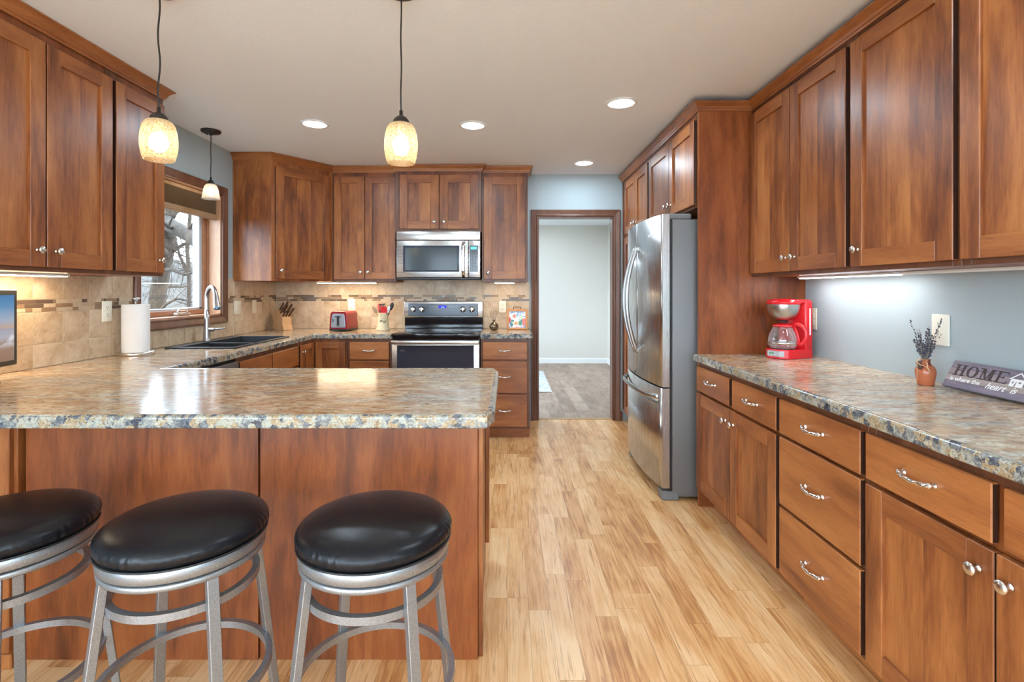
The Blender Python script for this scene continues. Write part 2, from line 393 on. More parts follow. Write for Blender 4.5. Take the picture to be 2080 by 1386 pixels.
# ---------------------------------------------------------------- room shell
def wall_with_hole(name, axis, c0, c1, a0, a1, z0, z1, holes, mat, mat2=None):
    """wall slab; axis 'x' = slab spans y range a, thickness in x"""
    m = MB(); hs = sorted(holes); cur = a0
    def bx(p, q, r, s):
        if q-p < 1e-5 or s-r < 1e-5: return
        if axis == 'x': m.box(c0, c1, p, q, r, s)
        else: m.box(p, q, c0, c1, r, s)
    for (h0, h1, hz0, hz1) in hs:
        bx(cur, h0, z0, z1); bx(h0, h1, z0, hz0); bx(h0, h1, hz1, z1); cur = h1
    bx(cur, a1, z0, z1); return struct(m.build(name, mat))
WIN = (3.25, 4.175, 1.10, 2.07)
struct(MB().box(XL-.15, XR+.15, YF, YB+.06, -.1, 0).build('floor', FLOOR))
struct(MB().box(XL-.15, XR+.15, YF-.15, YB+.12, ZC, ZC+.12).build('ceiling', CEIL))
wall_with_hole('wall_left', 'x', XL-.14, XL, YF, YB, 0, ZC, [(-3.3, -.1, .15, 2.3), (*WIN,)], BLUE)
wall_with_hole('wall_right', 'x', XR, XR+.14, YF, YB, 0, ZC, [(-3.1, -1.2, .9, 2.15)], BLUE)
wall_with_hole('wall_back', 'y', YB, YB+.12, XL-.14, XR+.14, 0, ZC, [(.303, 1.065, 0, 2.038)], BLUE)
wall_with_hole('wall_front', 'y', YF-.14, YF, XL-.14, XR+.14, 0, ZC, [(-2.0, .1, .02, 2.25), (.3, 1.6, .6, 2.25)], BLUE)
# unseen windows behind the viewer, added to bring in daylight: frames and glass
for i, (kind, a0, a1, z0, z1) in enumerate([('x', -3.3, -.1, .15, 2.3), ('X', -3.1, -1.2, .9, 2.15), ('y', -2.0, .1, .02, 2.25), ('y', .3, 1.6, .6, 2.25)]):
    m = MB(); pn = MB(); w = .06; mid = (a0+a1)/2
    def bb(p, q, r, s, mm=m, th=.05):
        if kind == 'x': mm.box(XL-.09-th/2, XL-.09+th/2, p, q, r, s)
        elif kind == 'X': mm.box(XR+.09-th/2, XR+.09+th/2, p, q, r, s)
        else: mm.box(p, q, YF-.09-th/2, YF-.09+th/2, r, s)
    bb(a0, a1, z0, z0+w); bb(a0, a1, z1-w, z1); bb(a0, a0+w, z0+w, z1-w); bb(a1-w, a1, z0+w, z1-w); bb(mid-.04, mid+.04, z0+w, z1-w)
    bb(a0+w, mid-.04, z0+w, z1-w, pn, .006); bb(mid+.04, a1-w, z0+w, z1-w, pn, .006)
    t = bpy.data.objects.new('window_%d' % (i+2), None); COL.objects.link(t); t['kind'] = 'structure'; WM[t.name] = Matrix()
    m.build('window_frame', WHITEP, t); pn.build('pane', PANE, t)
# hall beyond the doorway
struct(MB().box(-.9, 1.95, YB+.06, 9.35, -.1, 0).build('floor', HALLF))
struct(MB().box(-.9, 1.95, 9.2, 9.35, 0, 2.6).build('wall_hall_back', CREAM))
struct(MB().box(1.79, 1.93, YB+.14, 9.2, 0, 2.6).build('wall_hall_right', CREAM))
struct(MB().box(-.95, -.85, YB+.14, 6.2, 0, 2.6).box(-.95, -.85, 8.2, 9.2, 0, 2.6).box(-.95, -.85, 6.2, 8.2, 2.2, 2.6).box(-.95, -.85, 6.2, 8.2, 0, .5).build('wall_hall_left', CREAM))
struct(MB().box(-.9, 1.95, YB+.12, 9.35, ZC, ZC+.1).build('ceiling', CEIL))
bprof = [(0, 0), (.014, 0), (.014, .075), (.006, .09), (0, .09)]
struct(MB().sweep([(-.85, 9.2), (1.79, 9.2), (1.79, YB+.12)], bprof).build('baseboard_hall', WHITEP))
struct(MB().box(1.128, 1.15, YB-.018, YB-.001, 0, .09, 0, .003).build('baseboard_back', TH))
struct(MB().box(.303, 1.065, YB+.04, YB+.075, 0, .006, 0, .002).build('trim_3', plain('threshold_wood', (.55, .36, .17), .4)))
tag(MB().prism([(-.3, 6.57), (.573, 6.57), (.573, 8.24), (-.3, 8.24)], .001, .009, bev=.002).build('area_rug',
    (lambda g: g.set(Base_Color=g.ramp(g.noise(g.obj, 14, 5, .7, 1.5), [(.38, (.30, .33, .38)), (.5, (.50, .51, .53)), (.62, (.66, .66, .66))]), Roughness=.95))(G('mottled_rug'))),
    'pale grey mottled rug on the grey plank floor beyond the doorway', 'rug')
# door casing (back wall) : path in (x,z) plane, outward -Y
CASE = [(0, 0), (0, .010), (.008, .013), (.014, .011), (.022, .012), (.046, .018), (.052, .020), (.060, .020), (.064, .014), (.064, 0)]
Mb = Matrix(((1, 0, 0, 0), (0, 0, -1, YB), (0, 1, 0, 0), (0, 0, 0, 1)))
m = MB(); t = thing('door_casing', 'dark brown moulded wood casing around the open doorway to the hall', 'door frame', (.68, YB, 0))
m.sweep([(1.065, 0), (1.065, 2.038), (.303, 2.038), (.303, 0)], CASE, Mb); fixn(m.build('casing', TV, t))
m = MB(); m.box(.303, .318, YB, YB+.12, 0, 2.038); m.box(1.05, 1.065, YB, YB+.12, 0, 2.038); m.box(.318, 1.05, YB, YB+.12, 2.023, 2.038); m.build('jamb', TV, t)
m = MB(); m.sweep([(.303, 0), (.303, 2.038), (1.065, 2.038), (1.065, 0)], [(-a, b) for a, b in CASE], Matrix(((1, 0, 0, 0), (0, 0, 1, YB+.12), (0, 1, 0, 0), (0, 0, 0, 1)))); fixn(m.build('hall_casing', TV, t))

# window over the sink
t = bpy.data.objects.new('window_1', None); COL.objects.link(t); t['kind'] = 'structure'; t.location = (XL, 3.71, 1.1); WM[t.name] = Matrix.Translation(t.location)
y0, y1, z0, z1 = WIN
Ml = Matrix(((0, 0, 1, XL), (1, 0, 0, 0), (0, 1, 0, 0), (0, 0, 0, 1)))
m = MB(); m.sweep([(y0, z0), (y0, z1), (y1, z1), (y1, z0)], [(-a, b*1.25) for a, b in CASE], Ml, closed=True); fixn(m.build('casing', TV, t))
m = MB(); e = .13
m.box(XL-e, XL, y0-.001, y0+.012, z0, z1); m.box(XL-e, XL, y1-.012, y1+.001, z0, z1); m.box(XL-e, XL, y0, y1, z1-.012, z1+.001); m.box(XL-e, XL-.0, y0, y1, z0-.001, z0+.012); m.build('jamb', JAMB, t)
m = MB(); s = .062; xs0, xs1 = XL-.135, XL-.10
for a, b, c, d in ((y0+.012, y0+.012+s, z0+.012, z1-.012), (y1-.012-s, y1-.012, z0+.012, z1-.012), (y0+.012+s, y1-.012-s, z0+.012, z0+.012+.04), (y0+.012+s, y1-.012-s, z1-.012-s, z1-.012)): m.box(xs0, xs1, a, b, c, d, 0, .004)
m.box(XL-.10, XL-.092, y1-.03, y1-.012, z0+.012, z1-.012, 0, .003)
m.build('sash', SASHW, t)
m = MB(); a, b, c, d = y0+.012+s, y1-.012-s, z0+.052, z1-.012-s; w = .05
m.box(xs0-.03, xs1-.012, b-w*.7, b+.004, c, d, 0, .003); m.box(xs0-.03, xs1-.012, a-.004, a+w*.6, c, d, 0, .003); m.box(xs0-.03, xs1-.012, a, b, c-.004, c+.014, 0, .002); m.box(xs0-.03, xs1-.012, a, b, d-w*.5, d, 0, .002)
m.build('window_frame', plain('white_vinyl', (.55, .58, .62), .35), t)
MB().box(xs0-.012, xs0-.006, a, b, c, d).build('pane', PANE, t)
m = MB(); m.box(XL-.085, XL-.045, 3.70, 3.86, 1.112, 1.135, 0, .008); m.tube([(XL-.06, 3.84, 1.13), (XL-.05, 3.82, 1.155), (XL-.05, 3.72, 1.160), (XL-.05, 3.70, 1.135)], .008, seg=8)
m.build('crank_handle', NICKEL, t)
# pleated shade
g = G('tan_pleated_fabric'); SHADEM = g.set(Base_Color=g.ramp(g.noise(g.obj, 200, 2), [(.3, (.42, .31, .20)), (.7, (.54, .42, .29))]), Roughness=.9)
m = MB(); t = thing('window_shade', 'raised tan pleated shade at the top of the window over the sink', 'window blind', (XL-.045, 3.71, z1-.013))
prof = []; n = 9; hz = .155
for i in range(n*2+1): prof.append((XL-.062 if i % 2 else XL-.026, z1-.040-(hz-.03)*i/(n*2)))
t2 = bmesh.new(); vs = []
for (x, z) in prof: vs.append((t2.verts.new((x, y0+.016, z)), t2.verts.new((x, y1-.016, z))))
for (x, z) in prof[::-1]: vs.append((t2.verts.new((2*(XL-.044)-x, y0+.016, z)), t2.verts.new((2*(XL-.044)-x, y1-.016, z))))
for i in range(len(vs)): a, b = vs[i], vs[(i+1) % len(vs)]; t2.faces.new((a[0], a[1], b[1], b[0]))
m._add(t2); m.build('pleats', SHADEM, t)
MB().box(XL-.07, XL-.02, y0+.014, y1-.014, z1-.040, z1-.013, 0, .003).build('head_rail', LIGHTW, t)
MB().box(XL-.065, XL-.023, y0+.016, y1-.016, z1-.040-hz-.012, z1-.040-hz+.03, 0, .004).build('bottom_rail', plain('tan_rail', (.40, .25, .14), .5), t)

# ---------------------------------------------------------------- cabinets
def pull(M, u, z, L=.115, vert=False):
    """twisted arched bar pull; local frame (u, d, z)"""
    m = MB(); pts = []; n = 28
    for i in range(n+1):
        k = i/n; pts.append(((k-.5)*L, .010+.019*math.sin(math.pi*k)**.7, -.004*math.sin(math.pi*k)))
    rs = [(.0062 if 3 < i < n-3 else .0075) for i in range(n+1)]
    # rope twist: elliptical section turning along the bar
    t = bmesh.new(); rings = []; seg = 12
    for i, p in enumerate(pts):
        q = pts[min(i+1, n)]; pp = pts[max(i-1, 0)]; d = (Vector(q)-Vector(pp)).normalized(); x = d.cross(Vector((0, 0, 1))).normalized(); y = d.cross(x)
        ring = []
        for k in range(seg):
            a = 2*math.pi*k/seg; tw = a*2+i*.75; r = rs[i]*(1+.22*math.sin(tw))
            ring.append(t.verts.new(Vector(p)+x*math.cos(a)*r+y*math.sin(a)*r))
        rings.append(ring)
    for a, b in zip(rings, rings[1:]):
        for k in range(seg): t.faces.new((a[k], a[(k+1) % seg], b[(k+1) % seg], b[k]))
    t.faces.new(rings[0]); t.faces.new(rings[-1]); bmesh.ops.recalc_face_normals(t, faces=t.faces)
    m._add(t, 0, True)
    for sx in (-1, 1):
        m.lathe([(0, 0), (.010, 0), (.0095, .004), (.0065, .008), (.0065, .013), (.0085, .017), (.007, .021), (0, .022)], 0, 16, Matrix.Translation((sx*L*.46, 0, 0)) @ Matrix.Rotation(R(-90), 4, 'X'))
    m.bm.transform(M @ Matrix.Translation((u, .0, z))); return m
KNOB = [(0, 0), (.009, 0), (.0085, .003), (.0055, .006), (.0052, .013), (.008, .016), (.0145, .019), (.0165, .0225), (.0155, .0265), (.011, .0295), (.0045, .0310), (0, .0312)]
def knob(M, u, z):
    m = MB(); m.lathe(KNOB, 0, 24, Matrix.Rotation(R(-90), 4, 'X')); m.bm.transform(M @ Matrix.Translation((u, 0, z))); return m
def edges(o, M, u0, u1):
    """the narrow side edges of doors and drawer fronts are coloured dark to stand for shade in the gaps"""
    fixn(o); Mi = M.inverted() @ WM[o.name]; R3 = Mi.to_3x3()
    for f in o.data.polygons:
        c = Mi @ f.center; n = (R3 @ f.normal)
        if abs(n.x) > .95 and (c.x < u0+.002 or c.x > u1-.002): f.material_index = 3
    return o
def door(M, root, u0, u1, z0, z1, kn=None, st=.072, nm='door'):
    m = MB(); T = .021; b = .0025; D0 = .001
    for a, c in ((u0, u0+st), (u1-st, u1)): m.box(a, c, D0, T, z0, z1, 0, b, M)
    for a, c in ((z0, z0+st*.95), (z1-st*.95, z1)): m.box(u0+st-.0005, u1-st+.0005, D0, T-.0003, a, c, 1, b*.6, M)
    nb = max(2, round((u1-u0-2*st)/.13)); w = (u1-u0-2*st+.01)/nb
    for i in range(nb): m.box(u0+st-.005+i*w, u0+st-.005+(i+1)*w, D0, .010, z0+st*.9, z1-st*.9, 2, 0, M)
    d = edges(m.build(nm, [WV, WH, WV, EDGE_SHADE], root), M, u0, u1)
    if kn: k = knob(M @ Matrix.Translation((0, T, 0)), *kn).build('knob', NICKEL, d); fixn(k)
    return d
def drawer(M, root, u0, u1, z0, z1, handle=True, nm='drawer', L=.115, mat=None):
    m = MB(); m.box(u0, u1, .001, .020, z0, z1, 0, .003, M); d = edges(m.build(nm, [mat or WH, WH, WH, EDGE_SHADE], root), M, u0, u1)
    if handle: fixn(pull(M @ Matrix.Translation((0, .019, 0)), (u0+u1)/2, (z0+z1)/2+.004, L).build('handle', CHROME if L > .1 else NICKEL, d))
    return d
def cab(name, label, M, u0, u1, z0, z1, depth, toe=0, toe_d=.09, cat='cabinet', body_top=None, group=None):
    loc = M @ Vector(((u0+u1)/2, -depth/2, 0)); loc.z = 0 if z0 < .2 else z0
    t = thing(name, label, cat, loc, 0, group)
    m = MB(); m.box(u0, u1, -depth, -.02, z0, body_top or z1, 0, .001, M); fixn(m.build('carcass', WV, t))
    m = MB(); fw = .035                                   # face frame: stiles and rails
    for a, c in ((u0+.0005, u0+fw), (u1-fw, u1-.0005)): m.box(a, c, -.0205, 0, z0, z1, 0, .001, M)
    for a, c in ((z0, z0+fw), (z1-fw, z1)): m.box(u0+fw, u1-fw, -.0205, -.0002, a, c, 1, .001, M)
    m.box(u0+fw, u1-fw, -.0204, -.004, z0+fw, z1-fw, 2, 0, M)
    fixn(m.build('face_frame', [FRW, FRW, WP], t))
    if toe: m = MB(); m.box(u0+.001, u1-.001, -depth, -toe_d, 0, z0+.001, 0, 0, M); fixn(m.build('toe_kick', WH, t))
    return t
MR = FM((1.15, 0, 0), (0, 1, 0), (-1, 0, 0)); MRU = FM((1.47, 0, 0), (0, 1, 0), (-1, 0, 0))
g1, g2, g3 = 'base cabinets under the right-hand worktop', 'wall cabinets above the right-hand worktop', 'base cabinets along the back and sink walls'
t = cab('base_cabinet', 'base cabinet beside the fridge with two small drawers over two doors', MR, 2.159, 3.10, .11, .8755, .635, 1)
drawer(MR, t, 2.175, 2.600, .705, .848); drawer(MR, t, 2.637, 3.085, .705, .848)
door(MR, t, 2.175, 2.622, .125, .690, (2.575, .625)); door(MR, t, 2.628, 3.085, .125, .690, (2.668, .625))
t = cab('base_cabinet', 'stack of three wide drawers in the middle of the right-hand base run', MR, 1.644, 2.159, .11, .8755, .635, 1)
for a, b in ((.705, .848), (.413, .692), (.125, .400)): drawer(MR, t, 1.656, 2.149, a, b)
t = cab('base_cabinet', 'nearest right-hand base cabinet, wide drawer over a pair of large framed doors', MR, .74, 1.644, .11, .8755, .635, 1)
drawer(MR, t, 1.206, 1.631, .705, .848); drawer(MR, t, .755, 1.178, .705, .848)
door(MR, t, 1.200, 1.631, .125, .690, (1.237, .632)); door(MR, t, .755, 1.195, .125, .690, (1.158, .632))
ZU, ZT = 1.378, 2.40
t = cab('wall_cabinet', 'two-door wall cabinet above the red coffee maker', MRU, 2.20, 3.10, ZU, ZT, .32)
door(MRU, t, 2.216, 2.650, 1.397, 2.343, (2.607, 1.467)); door(MRU, t, 2.656, 3.090, 1.397, 2.343, (2.690, 1.467))
t = cab('wall_cabinet', 'single-door wall cabinet with knob at lower left, middle of the right-hand wall run', MRU, 1.67, 2.20, ZU, ZT, .32)
door(MRU, t, 1.682, 2.184, 1.397, 2.343, (2.135, 1.467))
t = cab('wall_cabinet', 'nearest right-hand wall cabinet, cut off by the right edge of the picture', MRU, .74, 1.67, ZU, ZT, .32)
door(MRU, t, 1.20, 1.657, 1.397, 2.343, (1.24, 1.467)); door(MRU, t, .755, 1.194, 1.397, 2.343, (1.155, 1.467))
# fridge surround
tag(MB().box(1.15, XR, 3.1005, 3.122, 0, 2.40, 0, .001).build('fridge_end_panel', WP), 'full-height stained wood end panel on the near side of the fridge', 'panel')
t = cab('wall_cabinet', 'short two-door cabinet directly above the fridge', MR, 3.123, 4.145, 1.80, ZT, .63)
door(MR, t, 3.13, 3.607, 1.818, 2.33, (3.565, 1.885)); door(MR, t, 3.613, 4.125, 1.818, 2.33, (3.655, 1.885))
t = cab('pantry_cabinet', 'tall pantry cabinet beyond the fridge beside the doorway', MR, 4.147, 5.155, .11, ZT, .63, 1)
door(MR, t, 4.165, 4.565, 1.83, 2.33, (4.525, 1.892)); door(MR, t, 4.571, 4.985, 1.83, 2.33, (4.61, 1.892))
door(MR, t, 4.165, 4.565, .125, 1.80, (4.525, 1.0)); door(MR, t, 4.571, 4.985, .125, 1.80, (4.61, 1.0))
def crown(path, zt, label, w=.045, h=.052):
    prof = [(0, zt-h), (.006, zt-h), (.009, zt-h+.010), (.013, zt-h+.012), (.017, zt-h+.024), (.028, zt-.018), (.036, zt-.013), (.037, zt-.009), (w, zt-.007), (w, zt), (0, zt)]
    m = MB(); m.sweep(path, prof); o = fixn(m.build('crown_molding', WH)); tag(o, label, 'molding'); return o
crown([(1.15, YB-.002), (1.15, 3.10), (1.47, 3.10), (1.47, .74)], 2.424, 'wood crown molding running along the pantry, fridge and right-hand wall cabinets', .042, .050)
# left wall uppers
MLU = FM((-1.98, 0, 0), (0, 1, 0), (1, 0, 0)); ZTL = 2.43
t = cab('wall_cabinet', 'narrow single-door wall cabinet beside the window on the left wall', MLU, 2.581, 2.975, ZU, ZTL, .329)
door(MLU, t, 2.592, 2.958, 1.397, 2.352, (2.915, 1.467))
t = cab('wall_cabinet', 'two-door wall cabinet at left, over the outlet and mounted screen', MLU, 1.80, 2.580, ZU, ZTL, .329)
door(MLU, t, 2.203, 2.570, 1.397, 2.352, (2.245, 1.467)); door(MLU, t, 1.815, 2.197, 1.397, 2.352, (2.155, 1.467))
t = cab('wall_cabinet', 'wall cabinet at the far left edge, mostly outside the picture', MLU, 1.20, 1.799, ZU, ZTL, .329)
door(MLU, t, 1.215, 1.785, 1.397, 2.352, (1.26, 1.467))
crown([(-1.98, 1.2), (-1.98, 2.975), (XL+.001, 2.975)], ZC-.003, 'wood crown molding over the left wall cabinets', .045, .058)
# corner cabinet and back wall uppers
t = thing('corner_wall_cabinet', 'diagonal corner wall cabinet with one broad door above the knife block', 'cabinet', (-2.05, 4.9, ZU))
pc = [(XL+.001, 4.35), (-1.985, 4.35), (-1.63, 4.82), (-1.63, YB-.001), (XL+.001, YB-.001)]
m = MB(); m.prism(pc, ZU, ZTL, bev=.001); m.build('carcass', WV, t)
dv = Vector((.355, .47)).normalized(); MC = FM((-1.985, 4.35, 0), (dv.x, dv.y, 0), (dv.y, -dv.x, 0))
m = MB(); m.box(.0, .034, .0, .004, ZU, ZTL, 0, 0, MC); m.box(.555, .589, 0, .004, ZU, ZTL, 0, 0, MC); fixn(m.build('face_frame', WV, t))
door(MC, t, .030, .560, 1.397, 2.352, (.075, 1.467), .078)
MBU = FM((0, 4.82, 0), (1, 0, 0), (0, -1, 0)); MBM = FM((0, 4.76, 0), (1, 0, 0), (0, -1, 0))
t = cab('wall_cabinet', 'two-door wall cabinet over the toaster, left of the microwave', MBU, -1.629, -1.031, ZU, ZTL, .339)
door(MBU, t, -1.607, -1.325, 1.403, 2.355, (-1.357, 1.467), .066); door(MBU, t, -1.321, -1.036, 1.403, 2.355, (-1.289, 1.467), .066)
t = cab('wall_cabinet', 'short two-door cabinet directly above the microwave', MBM, -1.030, -.236, 1.838, ZTL, .399)
door(MBM, t, -.988, -.624, 1.862, 2.36, (-.668, 1.925), .078); door(MBM, t, -.620, -.262, 1.862, 2.36, (-.577, 1.925), .078)
t = cab('wall_cabinet', 'single-door wall cabinet between the microwave and the doorway', MBU, -.235, .193, ZU, ZTL, .339)
door(MBU, t, -.218, .168, 1.403, 2.355, (-.178, 1.462), .078)
crown([(XL+.001, 4.35), (-1.985, 4.35), (-1.63, 4.82), (-1.03, 4.82), (-1.03, 4.76), (-.235, 4.76), (-.235, 4.82), (.193, 4.82), (.193, YB-.001)], ZC-.003, 'wood crown molding stepping along the corner and back wall cabinets', .045, .058)
# base: back wall and left run
MBB = FM((0, 4.53, 0), (1, 0, 0), (0, -1, 0)); MLB = FM((-1.70, 0, 0), (0, 1, 0), (1, 0, 0))
t = cab('base_cabinet', 'three-drawer base cabinet between the range and the doorway', MBB, -.233, .2, .087, .8755, .628, 1, .045)
for a, b in ((.693, .846), (.401, .680), (.106, .386)): drawer(MBB, t, -.214, .176, a, b, L=.10)
t = cab('base_cabinet', 'base cabinet with drawers just left of the range', MBB, -1.395, -1.008, .087, .8755, .628, 1, .045)
for a, b in ((.693, .846), (.401, .680), (.106, .386)): drawer(MBB, t, -1.375, -1.030, a, b, L=.10)
t = thing('corner_base_cabinet', 'corner base cabinet with a folding two-leaf door', 'cabinet', (-2.0, 4.85, 0))
m = MB(); m.prism([(XL+.001, 4.236), (-1.74, 4.236), (-1.74, 4.19), (-1.70, 4.19), (-1.70, 4.53), (-1.397, 4.53), (-1.397, YB-.001), (XL+.001, YB-.001)], .087, .8755); m.build('carcass', WV, t)
m = MB(); m.prism([(XL+.001, 4.19), (-1.75, 4.19), (-1.75, 4.575), (-1.397, 4.575), (-1.397, YB-.001), (XL+.001, YB-.001)], 0, .087); m.build('toe_kick', WH, t)
door(MLB, t, 4.20, 4.50, .106, .846, (4.25, .79), .05); door(MBB, t, -1.672, -1.412, .106, .846, None, .055)
t = cab('sink_base_cabinet', 'base cabinet under the black sink', MLB, 3.245, 4.189, .087, .8755, .608, 1, .05, body_top=.69)
drawer(MLB, t, 3.255, 3.700, .693, .846, False, 'false_drawer_front'); drawer(MLB, t, 3.712, 4.172, .693, .846, False, 'false_drawer_front')
door(MLB, t, 3.255, 3.705, .106, .680, (3.66, .62)); door(MLB, t, 3.709, 4.172, .106, .680, (3.755, .62))
t = thing('dishwasher', 'dark dishwasher built in under the worktop beside the sink', 'dishwasher', (-2.0, 2.93, 0))
MB().box(XL+.06, -1.72, 2.637, 3.243, .09, .87).build('body', DKGREY, t); MB().box(-1.72, -1.68, 2.640, 3.240, .11, .855, 0, .006, seg=2).build('door', plain('dark_steel', (.16, .16, .17), .35, Metallic=.7), t)
MB().box(XL+.06, -1.75, 2.645, 3.235, 0, .09).build('toe_kick', BLACKP, t)
# peninsula
t = thing('peninsula_cabinet', 'stained wood peninsula base facing the bar stools', 'cabinet', (-1.1, 2.15, 0))
MB().box(XL+.001, -.103, 1.835, 2.49, 0, .8755, 0, .001).build('carcass', WV, t)
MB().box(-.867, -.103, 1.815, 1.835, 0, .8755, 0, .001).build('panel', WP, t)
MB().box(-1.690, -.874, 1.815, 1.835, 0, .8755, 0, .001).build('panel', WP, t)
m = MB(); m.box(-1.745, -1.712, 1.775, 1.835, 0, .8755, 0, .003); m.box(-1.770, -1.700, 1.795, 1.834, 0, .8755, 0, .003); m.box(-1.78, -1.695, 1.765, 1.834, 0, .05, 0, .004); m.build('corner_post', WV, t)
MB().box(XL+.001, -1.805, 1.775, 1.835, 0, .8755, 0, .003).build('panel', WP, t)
MB().box(-.1028, -.085, 1.83, 1.853, 0, .8755, 0, .002).build('edge_strip', WV, t); MB().box(-.1028, -.085, 2.45, 2.49, .1, .8755, 0, .002).build('edge_strip', WV, t)

# ---------------------------------------------------------------- worktops
def nosing(path, m, th=.040):
    zt, zb = CT, CT-th; r = .010; prof = [(-.02, zb), (-.003, zb), (0, zb+.003)]
    for i in range(6): a = R(i*18); prof.append((-r+r*math.cos(a), zt-r+r*math.sin(a)))
    prof.append((-.012, zt+.0012)); prof.append((-.02, zt)); m.sweep(path, prof, mat=1)
e = .02; b = CT-.040
m = MB()
# U-shaped top: peninsula, sink run (with cut-out), back run up to the range
m.box(XL+.001, -.06-e, 1.575+e, 2.54-.0, b, CT)
SX0, SX1, SY0, SY1 = -2.235, -1.775, 3.37, 4.22
m.box(XL+.001, -1.675-e, 2.54, SY0+.02, b, CT); m.box(XL+.001, SX0+.02, SY0+.02, SY1-.02, b, CT); m.box(SX1-.02, -1.675-e, SY0+.02, SY1-.02, b, CT)
m.box(XL+.001, -1.675-e, SY1-.02, YB-.001, b, CT); m.box(-1.675-e, -1.001, 4.505+e, YB-.001, b, CT)
m.prism([(-.06-e, 1.575+e), (-.06, 1.575+e), (-.04-e, 1.665), (-.04-e, 2.43), (-.06, 2.54-e), (-.06-e, 2.54)], b, CT)
nosing([(-1.001, 4.505), (-1.64, 4.505), (-1.675, 4.47), (-1.675, 2.54), (-.065, 2.54), (-.04, 2.44), (-.04, 1.66), (-.06, 1.575), (XL+.001, 1.575)][::-1], m)
def counter(m, label):
    o = fixn(m.build('countertop', [GRAN, GREDGE])); return tag(o, label, 'countertop')
# path orientation: outward must be to the right
EOFM = None
counter(m, 'long U-shaped granite-look worktop over the peninsula, sink run and left of the range')
m = MB(); m.box(-.234, .227-e, 4.505+e, YB-.001, b, CT); m.prism([(-.234, 4.505+e), (.20-e, 4.505+e), (.227-e, 4.54), (.227-e, 4.505+e)][:3], b, CT)
nosing([(-.234, 4.505), (.205, 4.505), (.227, 4.53), (.227, YB-.001)], m); counter(m, 'short granite-look worktop between the range and the doorway')
m = MB(); m.box(1.117+e, XR-.001, .74, 3.099, b, CT); nosing([(1.117, 3.099), (1.117, .74)], m)
counter(m, 'granite-look worktop along the right wall holding the coffee maker')

# ---------------------------------------------------------------- tiled backsplash
def tiles(name, label, M, regions, pitch, ph, ztop):
    t = thing(name, label, 'backsplash', M @ Vector(((regions[0][0]+regions[0][1])/2, 0, CT)))
    gr = MB(); tl = MB(); mo = MB(); rnd = random.Random(len(label)); g = .0022
    rows = [(.875, 1.0325), (1.0325, 1.190), (1.252, 1.41)]
    for (u0, u1, z0, z1) in regions:
        gr.box(u0, u1, .0005, .006, z0, z1, 0, 0, M)
        for (a, b) in rows:
            a, b = max(a, z0), min(b, z1)
            if b-a < .012: continue
            k = math.floor((u0-ph)/pitch)
            while ph+k*pitch < u1:
                p, q = max(u0, ph+k*pitch), min(u1, ph+(k+1)*pitch)
                if q-p > .012: tl.box(p+g/2, q-g/2, .003, .0085, a+g/2, b-g/2, 0, .0013, M)
                k += 1
        if z1 < 1.1: fixn(mo.build('mosaic_band', [MOSL, MOSM, MOSD], t)); mo = MB(); continue
        for r in range(3):
            a = 1.191+r*.0203; b = a+.0203
            if b > z1 or a < z0: continue
            u = u0
            while u < u1:
                L = rnd.choice([.018, .035, .05, .075, .085, .10]); q = min(u1, u+L)
                if q-u > .006: mo.box(u+.0009, q-.0009, .003, .0082, a+.0009, b-.0009, rnd.choice([0, 0, 0, 1, 1, 2, 2, 2]), .0006, M)
                u = q
    fixn(gr.build('grout', GROUT, t)); fixn(tl.build('tile_rows', TILE, t)); fixn(mo.build('mosaic_band', [MOSL, MOSM, MOSD], t)); return t
MWB = FM((0, YB, 0), (1, 0, 0), (0, -1, 0)); MWL = FM((XL, 0, 0), (0, 1, 0), (1, 0, 0))
tiles('tile_backsplash', 'beige tile backsplash with mosaic band along the back wall', MWB, [(XL+.009, -1.031, CT+.001, 1.377), (-1.031, -.2353, CT+.001, 1.41), (-.2353, .222, CT+.001, 1.377)], .1575, -1.195, 1.38)
tiles('tile_backsplash', 'beige tile backsplash with mosaic band along the sink wall', MWL, [(1.6, 2.975, CT+.001, 1.377), (2.975, 3.184, CT+.001, 1.39), (3.184, 4.241, CT+.001, 1.034), (4.241, 4.349, CT+.001, 1.395), (4.349, YB-.009, CT+.001, 1.377)], .168, 2.510, 1.39)

# ---------------------------------------------------------------- lights
t = thing('ceiling_light', 'recessed ceiling light', 'ceiling light', (0, 0, ZC), 0, 'recessed ceiling lights')
MB().lathe([(.068, -.001), (.068, -.006), (.094, -.006), (.098, -.002), (.098, -.0005), (.068, -.001)], 0, 40).build('trim_ring', WHITEP, t, True)
MB().lathe([(0, -.004), (.069, -.004), (.069, -.001), (0, -.001)], 0, 40).build('diffuser', CANE, t, True)
spots = [(-1.335, 3.59, 'recessed ceiling light nearest the sink window, left of three in its row'), (-.24, 3.62, 'recessed ceiling light in front of the microwave cabinets'),
         (.705, 3.19, 'largest-looking recessed ceiling light, nearest to the fridge'), (.697, 4.69, 'small far recessed ceiling light before the doorway')]
t.location = (*spots[0][:2], ZC); t['label'] = spots[0][2]
for x, y, l in spots[1:]: dup(t, (x, y, ZC), 0, l)
for x, y in ((.6, 6.2), (.6, 8.3)): dup(t, (x, y, ZC), 0, 'unseen recessed ceiling light added to brighten the hall, hidden above the door head')  # added lamps, out of sight, to brighten the hall
for x, y in ((.9, 1.3), (-1.3, -.6), (.6, -.6), (-1.3, -2.4), (.6, -2.4)): dup(t, (x, y, ZC), 0, 'unseen recessed ceiling light added as fill, outside the picture')  # added fill lamps out of frame, for more even room light
